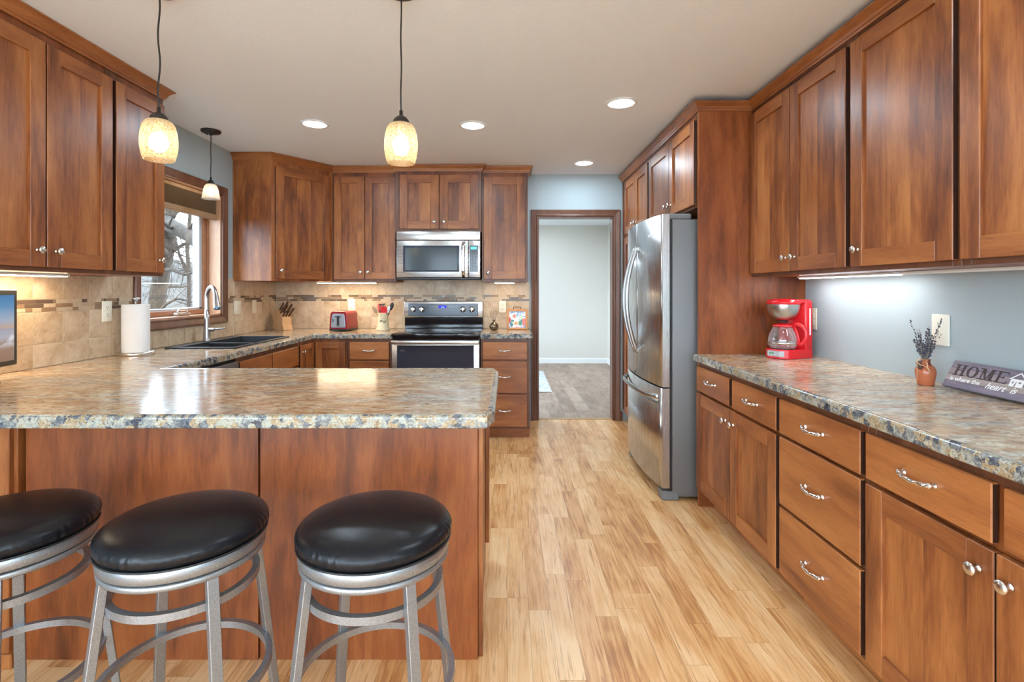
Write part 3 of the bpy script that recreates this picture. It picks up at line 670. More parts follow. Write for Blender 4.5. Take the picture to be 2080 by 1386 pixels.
def pendant(label, x, y, zb, cord_k, shade, rmax, h, mat, bulb, shape):
    t = thing('pendant_light', label, 'pendant light', (x, y, ZC), 0, 'hanging pendant lights')
    zt = zb+h-ZC; z0 = zb-ZC
    MB().lathe([(0, 0), (.066, 0), (.066, -.010), (.060, -.017), (.012, -.021), (.010, -.035), (0, -.036)], 0, 36).sphere((.045, -.03, -.018), .006, 0).sphere((-.045, .03, -.018), .006, 0).build('canopy', BRONZE, t, True)
    n = 30; pts = [(.003*math.sin(i*.42)*cord_k, .002*math.cos(i*.35)*cord_k, -.03+(zt+.055-(-.03))*i/n) for i in range(n)]; pts.append((0, 0, zt+.045))
    MB().tube(pts, .0032, 0, 8).build('cord', BRONZE, t, True)
    R0 = shape[0][0]
    MB().lathe([(0, zt+.050), (.0065, zt+.050), (.007, zt+.031), (.011, zt+.0295), (R0*.55, zt+.024), (R0*.80, zt+.014), (R0*.90, zt+.002), (R0*.92, zt-.003), (R0*.8, zt-.005), (0, zt-.004)], 0, 36).build('socket_cap', BRONZE, t, True)
    pr = [(r, zt-f*h) for r, f in shape]; inn = [(r-.003, z) for r, z in pr[::-1]]
    fn = (lambda r, z, a, i: (r*(1+.02*math.cos(a*24)), z)) if mat is CLEARG else None
    MB().lathe(pr, 0, 72 if fn else 48, fn=fn).build('lamp_shade', mat, t, True)
    b = MB(); b.sphere((0, 0, zt-h*.55), .0285*bulb, 0, scale=(1, 1, 1.2)); b.build('bulb', BULBE, t, True)
    b = MB(); b.cyl((0, 0, zt-h*.55+.03*bulb), (0, 0, zt-.004), .013); b.build('bulb_base', WHITEP, t, True); return t
ART = [(.036, 0), (.046, .04), (.055, .14), (.0605, .30), (.0635, .48), (.0630, .66), (.0595, .82), (.0545, .94), (.052, 1.0)]
pendant('amber speckled glass pendant at left, hanging over the peninsula in front of the wall cabinets', -1.328, 1.972, 1.794, 1.0, 0, .061, .152, ARTG, 1.15, ART)
pendant('amber speckled glass pendant near the centre, hanging in front of the microwave', -.406, 1.98, 1.784, .4, 0, .061, .152, ARTG, 1.15, ART)
pendant('small clear ribbed glass pendant hanging in front of the sink window', -2.143, 3.74, 1.958, .3, 0, .055, .108, CLEARG, .8, [(.027, 0), (.038, .10), (.046, .3), (.051, .55), (.055, .8), (.058, 1.0)])
def strip(label, M, u0, u1, d, z, mat, w=.05):
    t = thing('under_cabinet_light', label, 'light fixture', M @ Vector(((u0+u1)/2, d, z)), 0, 'under-cabinet light bars')
    fixn(MB().box(u0, u1, d-w/2, d+w/2, z-.012, z-.0008, 0, .002, M).build('housing', WHITEP if mat is not None else DKGREY, t))
    fixn(MB().box(u0+.01, u1-.01, d-w/2+.006, d+w/2-.006, z-.0155, z-.0118, 0, 0, M).build('diffuser', mat, t))
strip('warm light bar under the left wall cabinets', MLU, 1.9, 2.55, -.20, ZU, STRIPW)
strip('warm light bar under the cabinet over the toaster', MBU, -1.88+.08, -1.235, -.08, ZU, STRIPW)
strip('small warm light bar under the cabinet beside the doorway', MBU, -.125, .075, -.08, ZU, STRIPW)
strip('cool white lit light bar over the coffee maker', MRU, 2.20, 2.93, -.20, ZU, STRIPC)
t = thing('under_cabinet_light', 'unlit white light bar under the nearest right-hand wall cabinets', 'light fixture', (1.67, 1.5, ZU), 0, 'under-cabinet light bars')
MB().box(1.645, 1.69, .9, 2.15, ZU-.014, ZU-.0008, 0, .003).build('housing', WHITEP, t)
MB().tube([(1.60, 2.32, ZU-.004), (1.64, 2.24, ZU-.010), (1.66, 2.15, ZU-.008)], .003).build('cable', WHITEP, t)

# ---------------------------------------------------------------- refrigerator
FX, FY0, FY1 = 1.0, 3.19, 4.10
t = thing('refrigerator', 'stainless french-door refrigerator with bottom freezer drawer', 'refrigerator', (1.38, 3.645, 0))
MB().box(1.020, 1.765, FY0+.003, FY1-.003, .02, 1.738, 0, .006, seg=2).build('body', FRSIDE, t)
MB().box(1.003, 1.021, FY0+.012, FY1-.012, .06, 1.735).build('door_gasket', BLACKP, t)
def bow(y): k = (y-FY0)/(FY1-FY0)*2-1; return .958-.040*(1-k*k)
def fdoor(nm, ya, yb, za, zb):
    ys = [ya+(yb-ya)*i/20 for i in range(21)]; poly = [(bow(y), y) for y in ys]
    r = .006; poly = [(1.003, ya), (bow(ya)+r, ya)]+[(bow(y)+ (r*.3 if i in (0, 20) else 0), y) for i, y in enumerate(ys) if True]+[(bow(yb)+r, yb), (1.003, yb)]
    q = []
    for p in poly:
        if not q or (Vector(p)-Vector(q[-1])).length > 1e-4: q.append(p)
    m = MB(); m.prism(q, za, zb); o = m.build(nm, STEELV, t)
    me = o.data
    for f in me.polygons: f.use_smooth = abs(f.normal.z) < .5 and f.normal.x < -.8
    return o
ym = 3.645
d1 = fdoor('door', FY0, ym-.002, .700, 1.768); d2 = fdoor('door', ym+.002, FY1, .700, 1.768); fz = fdoor('freezer_drawer', FY0, FY1, .075, .690)
MB().box(.975, 1.02, FY0+.01, FY1-.01, .691, .699).build('door_seal', BLACKP, t)
for dd, yy, sg in ((d1, ym-.045, -1), (d2, ym+.045, 1)):
    pts = []; n = 24
    for i in range(n+1):
        k = i/n; z = 1.60-.735*k; s_ = math.sin(math.pi*k); pts.append((bow(yy)-.006-.078*s_**.85, yy-sg*.012*(1-s_), z))
    m = MB(); m.tube(pts, (.009, .013), 0, 14); m.box(bow(yy)-.016, bow(yy)+.004, yy-sg*.012-.011, yy-sg*.012+.011, 1.57, 1.60, 0, .004); m.box(bow(yy)-.016, bow(yy)+.004, yy-sg*.012-.011, yy-sg*.012+.011, .865, .895, 0, .004)
    m.build('handle', HANDM, dd)
pts = []
for i in range(25):
    k = i/24; y = 3.235+(4.055-3.235)*k; s_ = math.sin(math.pi*k); pts.append((bow(y)-.004-.045*min(1, s_*2.2)**.8, y, .632))
m = MB(); m.tube(pts, (.008, .016), 0, 12, ang0=0); m.build('handle', HANDM, fz)
m = MB(); m.box(.975, 1.14, FY0+.005, FY0+.085, 1.739, 1.772, 0, .006); m.box(.975, 1.14, FY1-.085, FY1-.005, 1.739, 1.772, 0, .006); m.build('hinge_cover', PLGREY, t)
m = MB(); m.prism([(.955, FY0+.002), (1.06, FY0-.002), (1.06, FY0+.09), (.955, FY0+.09)], .0, .055, bev=.006); m.build('foot', PLGREY, t); m = MB(); m.prism([(.965, FY1-.09), (1.06, FY1-.09), (1.06, FY1-.002), (.965, FY1-.002)], .0, .055, bev=.006); m.build('foot', PLGREY, t)
MB().box(1.03, 1.05, FY0+.09, FY1-.09, .01, .06).build('base_grille', BLACKP, t)
Mf = Matrix(((0, 0, -1, bow(3.40)-.0002), (-1, 0, 0, 3.40), (0, 1, 0, 1.655), (0, 0, 0, 1)))
text('Whirlpool', .026, Mf, WHITEP, 'logo', d1, .0008)

# ---------------------------------------------------------------- microwave
x0, x1, z0, z1, yf = -1.006, -.243, 1.394, 1.835, 4.70
t = thing('microwave', 'stainless over-the-range microwave with dark window', 'microwave', ((x0+x1)/2, 4.9, z0))
MB().box(x0+.004, x1-.004, yf+.03, YB-.012, z0+.012, z1-.002, 0, .003).build('body', DKGREY, t)
MB().box(x0, x1, yf+.0, yf+.031, z1-.080, z1, 0, .004, seg=2).build('vent_panel', STEELH, t)
dx = -.353
d = MB().box(x0, dx, yf, yf+.031, z0+.020, z1-.083, 0, .005, seg=2).build('door', STEELH, t)
MB().box(x0+.060, dx-.085+.003, yf-.0015, yf+.004, z0+.072, z1-.13, 0, .006, seg=2).build('window_surround', PANELG, d)
MB().box(x0+.078, dx-.100, yf-.0022, yf+.002, z0+.085, z1-.148, 0, .003).build('window', MWG, d)
m = MB(); hx = dx-.042
m.tube([(hx, yf-.002+(-.03)*min(1, math.sin(math.pi*i/16)*2.5), z0+.025+(z1-.095-z0-.025)*i/16) for i in range(17)], (.015, .007), 0, 12); m.build('handle', CHROME, d)
cp = MB().box(dx+.002, x1, yf, yf+.031, z0+.020, z1-.083, 0, .004, seg=2).build('control_panel', STEELH, t)
MB().box(dx+.012, x1-.022, yf-.0015, yf+.003, z0+.072, z1-.13, 0, .004).build('keypad', PANELG, cp)
MB().box(dx+.022, x1-.034, yf-.0025, yf, z1-.165, z1-.140).build('display', CYAN, cp)
m = MB(); 
for r in range(9):
    for c in range(3): m.box(dx+.024+c*.022, dx+.036+c*.022, yf-.0022, yf-.001, z0+.085+r*.017, z0+.090+r*.017)
m.build('key_marks', plain('key_grey', (.35, .38, .4), .5), cp)
MB().box(x0+.002, x1-.002, yf+.008, yf+.2, z0, z0+.0195, 0, .004).build('underside', BLACKP, t)
text('Whirlpool', .017, Matrix(((1, 0, 0, (x0+x1)/2+.01), (0, 0, -1, yf-.0002), (0, 1, 0, z1-.042), (0, 0, 0, 1))), WHITEP, 'logo', t, .0006)

# ---------------------------------------------------------------- range
x0, x1 = -1.0, -.237; yf = 4.47
t = thing('range', 'stainless electric range with black glass cooktop', 'stove', ((x0+x1)/2, 4.8, 0))
MB().box(x0+.002, x1-.002, yf+.04, YB-.012, .03, .895, 0, .002).build('body', DKGREY, t)
ck = MB().box(x0, x1, yf-.005, 5.06, .896, .922, 0, .005, seg=2).box(x0+.01, x1-.01, yf+.0, yf+.04, .868, .897, 0, .004).build('cooktop', BLACKG, t)
m = MB()
for (cx, cy, r) in ((-.82, 4.62, .10), (-.42, 4.62, .085), (-.82, 4.88, .075), (-.42, 4.88, .10)):
    m.lathe([(r, 0), (r+.0025, 0), (r+.0025, .0006), (r, .0006), (r, 0)], 0, 40, Matrix.Translation((cx, cy, .9221)))
m.build('burner_ring', plain('burner_grey', (.16, .16, .16), .4), ck)
bk = MB().box(x0, x1, 5.052, YB-.012, .90, 1.04, 0, .004).build('backguard', BLACKG, t)
MB().box(x0-.003, x1+.003, 5.03, YB-.012, 1.032, 1.192, 0, .006, seg=2).build('control_console', STEELH, bk)
cg = MB().box(x0+.04, x1-.045, 5.026, 5.032, 1.048, 1.168, 0, .003).build('console_glass', PANELG, bk)
dsp = MB().box(-.665, -.59, 5.0235, 5.0262, 1.124, 1.152).build('display', BLUED, bk)
MB().box(-.64, -.628, 5.0225, 5.0236, 1.128, 1.140).box(-.622, -.610, 5.0225, 5.0236, 1.128, 1.140).build('digits', BLUED2, bk)
m = MB()
for i in range(8):
    for j in range(3): m.box(-.755+i*.0115, -.750+i*.0115, 5.0245, 5.0262, 1.112+j*.015, 1.1145+j*.015); m.box(-.57+i*.0115, -.565+i*.0115, 5.0245, 5.0262, 1.112+j*.015, 1.1145+j*.015)
m.build('key_marks', plain('key_white', (.6, .62, .65), .5), bk)
for kx in (-.912, -.828, -.430, -.343):
    m = MB(); Mk = Matrix.Translation((kx, 5.0262, 1.113)) @ Matrix.Rotation(R(90), 4, 'X')
    m.lathe([(0, 0), (.028, 0), (.028, .004), (.0235, .007), (.0225, .020), (.019, .024), (0, .024)], 0, 32, Mk); m.box(kx-.004, kx+.004, 4.995, 5.004, 1.092, 1.134, 0, .002); m.build('knob', NICKEL, bk)
dr = MB().box(x0+.001, x1-.001, yf, yf+.04, .22, .866, 0, .005, seg=2).build('oven_door', STEELH, t)
MB().box(x0+.047, x1-.050, yf-.002, yf+.003, .30, .822, 0, .004).build('oven_window', OVENG, dr)
MB().box(x0+.075, x0+.115, yf-.0028, yf-.0015, .770, .785).build('badge', DKGREY, dr)
m = MB(); m.box(x0+.002, x1-.002, yf-.045, yf-.022, .833, .868, 0, .007, seg=2); m.box(x0+.01, x0+.04, yf-.03, yf+.001, .838, .862, 0, .003); m.box(x1-.04, x1-.01, yf-.03, yf+.001, .838, .862, 0, .003); m.build('handle', STEELH, dr)
MB().box(x0+.001, x1-.001, yf, yf+.04, .05, .215, 0, .005, seg=2).build('storage_drawer', STEELH, t)
[MB().cyl((a, b_, 0), (a, b_, .032), .02).build('foot', BLACKP, t) for a in (x0+.05, x1-.05) for b_ in (yf+.1, 5.05)]

# ---------------------------------------------------------------- sink and faucet
t = thing('kitchen_sink', 'black composite double-bowl sink set into the worktop below the window', 'sink', (-2.0, 3.8, CT))
g = G('black_composite'); SINKM = g.set(Base_Color=g.ramp(g.noise(g.obj, 500, 2), [(.3, (.018, .020, .024)), (.7, (.04, .043, .05))]), Roughness=.38)
m = MB(); rz0, rz1 = CT+.001, CT+.010; ym = 3.74
bowls = [(SX0+.085, SX1-.03, SY0+.03, ym-.015), (SX0+.085, SX1-.03, ym+.015, SY1-.03)]
m.box(SX0, SX0+.085, SY0, SY1, rz0, rz1, 0, .003); m.box(SX1-.03, SX1, SY0, SY1, rz0, rz1, 0, .003)
m.box(SX0+.085, SX1-.03, SY0, SY0+.03, rz0, rz1, 0, .003); m.box(SX0+.085, SX1-.03, SY1-.03, SY1, rz0, rz1, 0, .003); m.box(SX0+.085, SX1-.03, ym-.015, ym+.015, rz0-.02, rz1-.006, 0, .003)
m.build('rim', SINKM, t)
for (a, b_, c, d_) in bowls:
    m = MB(); k = .008; zb = CT-.21
    m.box(a-k, a, c-k, d_+k, zb, rz1-.002); m.box(b_, b_+k, c-k, d_+k, zb, rz1-.002); m.box(a, b_, c-k, c, zb, rz1-.002 if c < 3.5 else rz1-.008); m.box(a, b_, d_, d_+k, zb, rz1-.002 if d_ > 4 else rz1-.008); m.box(a-k, b_+k, c-k, d_+k, zb-k, zb)
    bw = m.build('bowl', SINKM, t)
    MB().lathe([(0, 0), (.045, 0), (.045, .004), (.03, .004), (0, .001)], 0, 24, Matrix.Translation(((a+b_)/2, (c+d_)/2, zb))).build('drain', NICKEL, bw)
t = thing('faucet', 'tall brushed steel pull-down faucet behind the sink', 'faucet', (-2.195, 3.78, CT+.010))
bx, by, bz = -2.195, 3.78, CT+.0102
m = MB(); m.lathe([(0, 0), (.028, 0), (.028, .006), (.0245, .012), (.0235, .05), (.021, .10), (.0175, .16), (.0155, .23), (0, .23)], 0, 28, Matrix.Translation((bx, by, bz))); m.build('body', FAUCETM, t)
dirv = Vector((.15, -.13, 0)).normalized(); pts = []; Rr = .086
for i in range(6): pts.append(Vector((bx, by, bz+.20+.11*i/6)))
for i in range(19):
    a = math.pi*i/18*.93; pts.append(Vector((bx, by, bz+.31))+dirv*(Rr-Rr*math.cos(a))+Vector((0, 0, Rr*math.sin(a))))
m = MB(); m.tube(pts, .0145, 0, 16); m.build('spout', FAUCETM, t)
e_ = pts[-1]; dn = (pts[-1]-pts[-2]).normalized()
m = MB(); m.cyl(e_-dn*.01, e_+dn*.085, .0165, .0245); h_ = m.build('spray_head', FAUCETM, t)
MB().cyl(e_+dn*.085, e_+dn*.097, .0225, .019).build('nozzle', plain('blue_grey_nozzle', (.12, .22, .36), .2, Metallic=.5), h_)
m = MB(); m.cyl((bx+.015, by, bz+.085), (bx+.052, by, bz+.085), .0145, .0125); m.tube([(bx+.045, by, bz+.085), (bx+.08, by+.0, bz+.090), (bx+.135, by, bz+.096)], [.0065, .006, .0055], 0, 10); m.build('lever', FAUCETM, t)

# ---------------------------------------------------------------- bar stools
def stool(label):
    t = thing('bar_stool', label, 'bar stool', (0, 0, 0), 0, 'backless bar stools at the peninsula')
    def fn(r, z, a, i):
        k = 1.0
        if 2 <= i <= 9:
            w = math.sin(a*46+2.5*math.sin(a*3)+(z-.65)*70)*.6+math.sin(a*71+2)*.4; amp = .0022*(.35+.65*max(0, math.sin(a*3+1.2)))
            return r+w*amp*(.5, .8, 1, 1, .85, .6, .35, .15)[i-2], z
        return r, z
    pr = [(0, .634), (.180, .634), (.191, .637), (.1965, .641), (.2005, .646), (.2035, .652), (.2045, .659), (.203, .667), (.198, .675), (.189, .6825), (.175, .689), (.155, .6945), (.125, .699), (.09, .702), (.045, .704), (0, .7045)]
    MB().lathe(pr, 0, 288, fn=fn).build('seat', LEATHER, t, True)
    MB().tube([(.2005*math.cos(2*math.pi*i/64), .2005*math.sin(2*math.pi*i/64), .6365) for i in range(64)], .0028, 0, 8, True).build('piping', BLACKP, t, True)
    MB().lathe([(.185, .604), (.1955, .604), (.1975, .606), (.1975, .632), (.1955, .634), (.185, .634), (.185, .604)], 0, 72).lathe([(0, .610), (.185, .610), (.185, .62), (0, .62)], 0, 48).build('seat_band', STOOLM, t, True)
    MB().lathe([(0, .585), (.055, .585), (.055, .606), (0, .606)], 0, 24).build('swivel', BLACKP, t, True)
    MB().lathe([(.168, .584), (.193, .584), (.1955, .587), (.1955, .596), (.193, .599), (.168, .599), (.168, .584)], 0, 72).box(-.18, .18, -.02, .02, .586, .592).box(-.02, .02, -.18, .18, .586, .592).build('ring_frame', STOOLM, t, True)
    for k in range(4):
        a = R(45+90*k); c, s_ = math.cos(a), math.sin(a); Mx = Matrix.Rotation(a, 4, 'Z')
        m = MB(); t2 = bmesh.new(); w0, w1 = .0135, .0135; r0, r1 = .182, .252
        vs = []
        for (rr, z, w) in ((r0, .586, .0135), (r1, 0.0, .0135)):
            vs.append([t2.verts.new((rr+dx_*w*.75, dy_*w, z)) for dx_, dy_ in ((-1, -1), (1, -1), (1, 1), (-1, 1))])
        t2.faces.new(vs[0]); t2.faces.new(vs[1][::-1])
        for i in range(4): t2.faces.new((vs[0][i], vs[1][i], vs[1][(i+1) % 4], vs[0][(i+1) % 4]))
        bmesh.ops.recalc_face_normals(t2, faces=t2.faces); bmesh.ops.bevel(t2, geom=t2.edges[:], offset=.0015, segments=1, affect='EDGES')
        m._add(t2, 0, False, Mx); m.build('leg', STOOLM, t, True)
    def ring(r, z, w, nm):
        m = MB(); m.tube([(r*math.cos(2*math.pi*i/72), r*math.sin(2*math.pi*i/72), z) for i in range(72)], (w, w*1.15), 0, 4, True, square=True); m.build(nm, STOOLM, t, True)
    ring(.172, .515, .0085, 'brace_ring'); ring(.205, .262, .0085, 'foot_ring')
    return t
st = stool('right-hand black leather bar stool, nearest the end of the peninsula')
st.location = (-.356, 1.400, 0); st.rotation_euler = (0, 0, R(-5))
dup(st, (-.872, 1.405, 0), R(4), 'middle black leather bar stool of the three at the peninsula')
dup(st, (-1.368, 1.415, 0), R(-8), 'left-hand black leather bar stool, cut off by the left edge of the picture')

# ---------------------------------------------------------------- outlets and switches
def plate(name, label, M, w=.072, h=.117, kind='duplex', mat=None):
    mat = mat or IVORY
    o = M @ Vector((0, 0, 0)); t = thing(name, label, 'outlet' if kind != 'switch' else 'switch', o)
    fixn(MB().box(-w/2, w/2, .0, .006, -h/2, h/2, 0, .0025, M, seg=2).build('plate', mat, t))
    if kind == 'duplex':
        for zz in (-.020, .020):
            s_ = fixn(MB().box(-.017, .017, .005, .008, zz-.0145, zz+.0145, 0, .003, M, seg=2).build('socket', mat, t))
            fixn(MB().box(-.0085, -.0060, .0078, .0083, zz-.002, zz+.008, 0, 0, M).box(.0060, .0085, .0078, .0083, zz-.002, zz+.008, 0, 0, M).box(-.003, .003, .0078, .0083, zz-.011, zz-.006, 0, 0, M).build('slots', SOCK, s_))
    elif kind == 'gfci':
        fixn(MB().box(-.0175, .0175, .005, .008, -.034, .034, 0, .001, M).build('socket', mat, t)); m = MB()
        for zz in (-.022, .022): m.box(-.0085, -.0060, .0078, .0084, zz-.002, zz+.008, 0, 0, M).box(.0060, .0085, .0078, .0084, zz-.002, zz+.008, 0, 0, M).box(-.003, .003, .0078, .0084, zz-.011, zz-.006, 0, 0, M)
        fixn(m.build('slots', SOCK, t)); fixn(MB().box(-.010, .010, .0078, .0092, -.005, .005, 0, .0005, M).build('test_button', mat, t))
    else:
        fixn(MB().box(-.0165, .0165, .005, .010, -.033, .033, 0, .002, M, seg=2).build('rocker', mat, t))
    return t
def at(M, u, z, d=.009): return M @ Matrix.Translation((u, d, z))
plate('outlet', 'cream outlet on the tile left of the paper towels', at(MWL, 2.968, 1.178))
plate('light_switch', 'cream wide switch plate on tile just right of the window', at(MWL, 4.405, 1.150), .115, .117, 'switch', ALMOND)
plate('light_switch', 'narrow cream switch plate on tile between wide plate and corner', at(MWL, 4.70, 1.150), .072, .117, 'switch', ALMOND)
plate('outlet', 'cream outlet on the tile behind the toaster', at(MWB, -1.548, 1.155))
plate('outlet', 'cream outlet on tile above the framed picture', at(MWB, -.045, 1.135))
MWR = FM((XR, 0, 0), (0, 1, 0), (-1, 0, 0))
plate('outlet', 'almond outlet on the blue wall beside the coffee maker', at(MWR, 3.02, 1.132, .0005), .075, .125, 'duplex', ALMOND)
plate('outlet', 'large ivory outlet on the blue wall behind the dried lavender', at(MWR, 2.130, 1.135, .0005), .086, .128, 'gfci')

# ---------------------------------------------------------------- things on the worktops
# paper towel
t = thing('paper_towel_holder', 'paper towel holder with a full white roll, left of the sink', 'paper towel holder', (-2.205, 3.07, CT+.0005))
t.location.z = CT+.0005
g = G('quilted_paper'); g.bump(g.voro(g.obj, 130), .35, .004); PAPER = g.set(Base_Color=(.86, .86, .85), Roughness=.95)
MB().lathe([(0, 0), (.094, 0), (.096, .004), (.096, .014), (.092, .018), (0, .018)], 0, 48).build('base', NICKEL, t, True)
MB().lathe([(0, .015), (.006, .015), (.006, .318), (0, .318)], 0, 16).lathe([(0, .312), (.008, .312), (.008, .325), (.020, .330), (.021, .336), (0, .339)], 0, 24).build('post', CHROME, t, True)
t = tag(MB().lathe([(.020, .0), (.0695, .0), (.0705, .003), (.0705, .277), (.0695, .280), (.020, .280), (.020, 0)], 0, 64).build('paper_towel_roll', PAPER), 'white paper towel roll on its upright holder left of the sink', 'paper towel')
t.location = (-2.205, 3.07, CT+.019)
# screen at far left
t = thing('display_screen', 'black-framed screen showing a beach at sunset, on the left worktop', 'screen', (-2.085, 2.0, CT+.0005))
p0, p1 = Vector((-2.135, 2.255, 0)), Vector((-2.02, 1.70, 0)); dv = (p1-p0).normalized(); Ms = FM((p0.x, p0.y, 0), (dv.x, dv.y, 0), (-dv.y, dv.x, 0)); Lw = (p1-p0).length
fixn(MB().box(0, Lw, -.022, .0, .975, 1.302, 0, .006, Ms, seg=2).build('bezel', BLACKP, t))
g = G('beach_picture'); x, y, z = g.sep(g.obj); zz = g.math('ADD', z, CT)
cc = g.ramp(g.math('SUBTRACT', zz, .9), [(.105, (.32, .19, .13)), (.17, (.42, .27, .20)), (.20, (.50, .50, .56)), (.235, (.42, .40, .50)), (.238, (.62, .42, .32)), (.27, (.42, .50, .62)), (.33, (.10, .30, .55)), (.39, (.05, .22, .48))])
foam = g.ramp(g.noise(g.vm('MULTIPLY', g.obj, (6, 6, 26)), 1, 4, .6, 1), [(.52, 0), (.6, 1)])
msk = g.ramp(g.math('SUBTRACT', zz, .9), [(.15, 0), (.18, 1), (.21, 1), (.23, 0)])
cc = g.mix(g.math('MULTIPLY', foam, msk), cc, (.75, .75, .8))
g.b.inputs['Emission Strength'].default_value = .36; g.put(g.b.inputs['Emission Color'], cc); BEACH = g.set(Base_Color=(.02, .02, .02), Roughness=.1)
fixn(MB().box(.022, Lw-.022, -.001, .001, .998, 1.278, 0, 0, Ms).build('screen', BEACH, t))
fixn(MB().box(Lw/2-.03, Lw/2+.03, -.02, -.010, CT+.01, .98, 0, 0, Ms).box(Lw/2-.12, Lw/2+.12, -.075, .045, CT+.0005, CT+.012, 0, .004, Ms).build('stand', BLACKP, t))
# knife block
def local_thing(name, label, cat, loc, rz): return thing(name, label, cat, loc, rz)
t = thing('knife_block', 'light wood knife block in the back corner of the worktop', 'knife block', (-2.15, 4.975, CT+.0005), R(58))
Mk = Matrix(((1, 0, 0, -.052), (0, 0, 1, 0), (0, 1, 0, 0), (0, 0, 0, 1)))
m = MB(); m.prism([(-.05, 0), (.075, 0), (.052, .060), (.052, .115), (-.042, .205), (-.115, .148)][::1], -.05, .05, 0, .002, Matrix(((0, 0, 1, 0), (-1, 0, 0, 0), (0, 1, 0, 0), (0, 0, 0, 1)))); m.build('block', LIGHTW, t, True); fixn(bpy.data.objects[t.children[0].name])
t2_ = t
HAND = plain('knife_handle_wood', (.10, .055, .035), .4)
for i, (u, v) in enumerate(((-.032, .2), (.0, .2), (.032, .2), (-.032, .55), (.0, .6), (.032, .55), (-.018, .9), (.018, .9))):
    a0 = Vector((0, -.052-.0, .115)); b0 = Vector((0, .042, .205)); base = Vector((u, (-.052)*(1-v)+(.042)*v, .115*(1-v)+.205*v))
    d = Vector((0, -.69, .72)).normalized(); L = .075+.03*((i*7) % 3)/2+.02*v
    d = (d+Vector((u*1.2, 0, 0))).normalized()
    k = MB(); k.tube([base-d*.01, base+d*.012, base+d*L*.5, base+d*L*.92, base+d*L], [(.0062, .009), (.0065, .010), (.0062, .0095), (.0075, .012), (.005, .008)], 0, 10)
    k = tag(k.build('knife', HAND), 'brown-handled knife in the wood block', 'knife', 'knives in the wood block'); k['label'] = 'brown-handled kitchen knife standing in the light wood block'
    k.location = t.location; k.rotation_euler = t.rotation_euler
# toaster
t = thing('toaster', 'dark red two-slice toaster with chrome front on the back worktop', 'toaster', (-1.555, 4.93, CT+.0005), R(-5))
m = MB(); P = [(-.086, .018), (.086, .018), (.088, .05), (.078, .165), (.062, .183), (-.062, .183), (-.078, .165), (-.088, .05)]
m.prism(P, -.13, .13, 0, .004, Matrix(((1, 0, 0, 0), (0, 0, 1, 0), (0, 1, 0, 0), (0, 0, 0, 1))), 2); fixn(m.build('shell', REDM, t, True))
m = MB(); m.box(-.090, .090, -.135, .13, .004, .024, 0, .008, seg=2); m.build('base', BLACKP, t, True)
m = MB(); m.prism([(-.066, .034), (.066, .034), (.070, .05), (.060, .150), (.048, .164), (-.048, .164), (-.060, .150), (-.070, .05)], .130, .139, 0, .003, Matrix(((1, 0, 0, 0), (0, 0, -1, 0), (0, 1, 0, 0), (0, 0, 0, 1))), 2); fp = fixn(m.build('front_panel', plain('silver_panel', (.36, .38, .42), .3, Metallic=.8), t, True))
m = MB(); m.box(-.012, .012, -.1405, -.1385, .055, .145); m.box(-.052, -.044, -.1405, -.1385, .085, .115); m.build('slot', BLACKP, fp, True)
m = MB(); m.box(-.024, .024, -.160, -.1395, .132, .142, 0, .003); m.build('lever', BLACKP, fp, True)
m = MB(); m.box(-.016, .016, -.143, -.1385, .046, .052, 0, .001); m.build('dial', CHROME, fp, True)
m = MB(); m.box(-.05, .05, -.11, .11, .181, .1865, 0, .002); tp = m.build('top_plate', NICKEL, t, True)
MB().box(-.035, -.012, -.09, .09, .186, .1872).box(.012, .035, -.09, .09, .186, .1872).build('bread_slot', BLACKP, tp, True)
# utensil crock
t = thing('utensil_crock', 'cream ceramic crock with brown script, left of the range', 'crock', (-1.185, 4.93, CT+.0005))
CER = plain('cream_ceramic', (.74, .62, .40), .25)
cr = MB().lathe([(0, .003), (.066, .0), (.068, .006), (.063, .018), (.058, .03), (.049, .125), (.0475, .160), (.050, .166), (.046, .168), (.043, .160), (.044, .03), (0, .025)], 0, 48).build('crock_body', CER, t, True)
INK = plain('brown_ink', (.06, .03, .02), .5)
m = MB(); rnd = random.Random(3)
def crp(a, z): r = .058-(z-.03)/(.095)*.009+.0005; return (r*math.cos(a), r*math.sin(a), z)
for w in range(7):
    a0 = R(-104+w*9.5); z0_ = .088+.008*math.sin(w*1.1); pts = []
    for i in range(9): th = i/8*2*math.pi*1.2+w; pts.append(crp(a0+.055*math.cos(th), z0_+.010*math.sin(th)))
    m.tube(pts, .0012, 0, 6)
m.tube([crp(R(-95+i*5), .117+.003*math.sin(i*1.4)) for i in range(9)], .0012, 0, 6)
m.build('script', INK, cr, True)
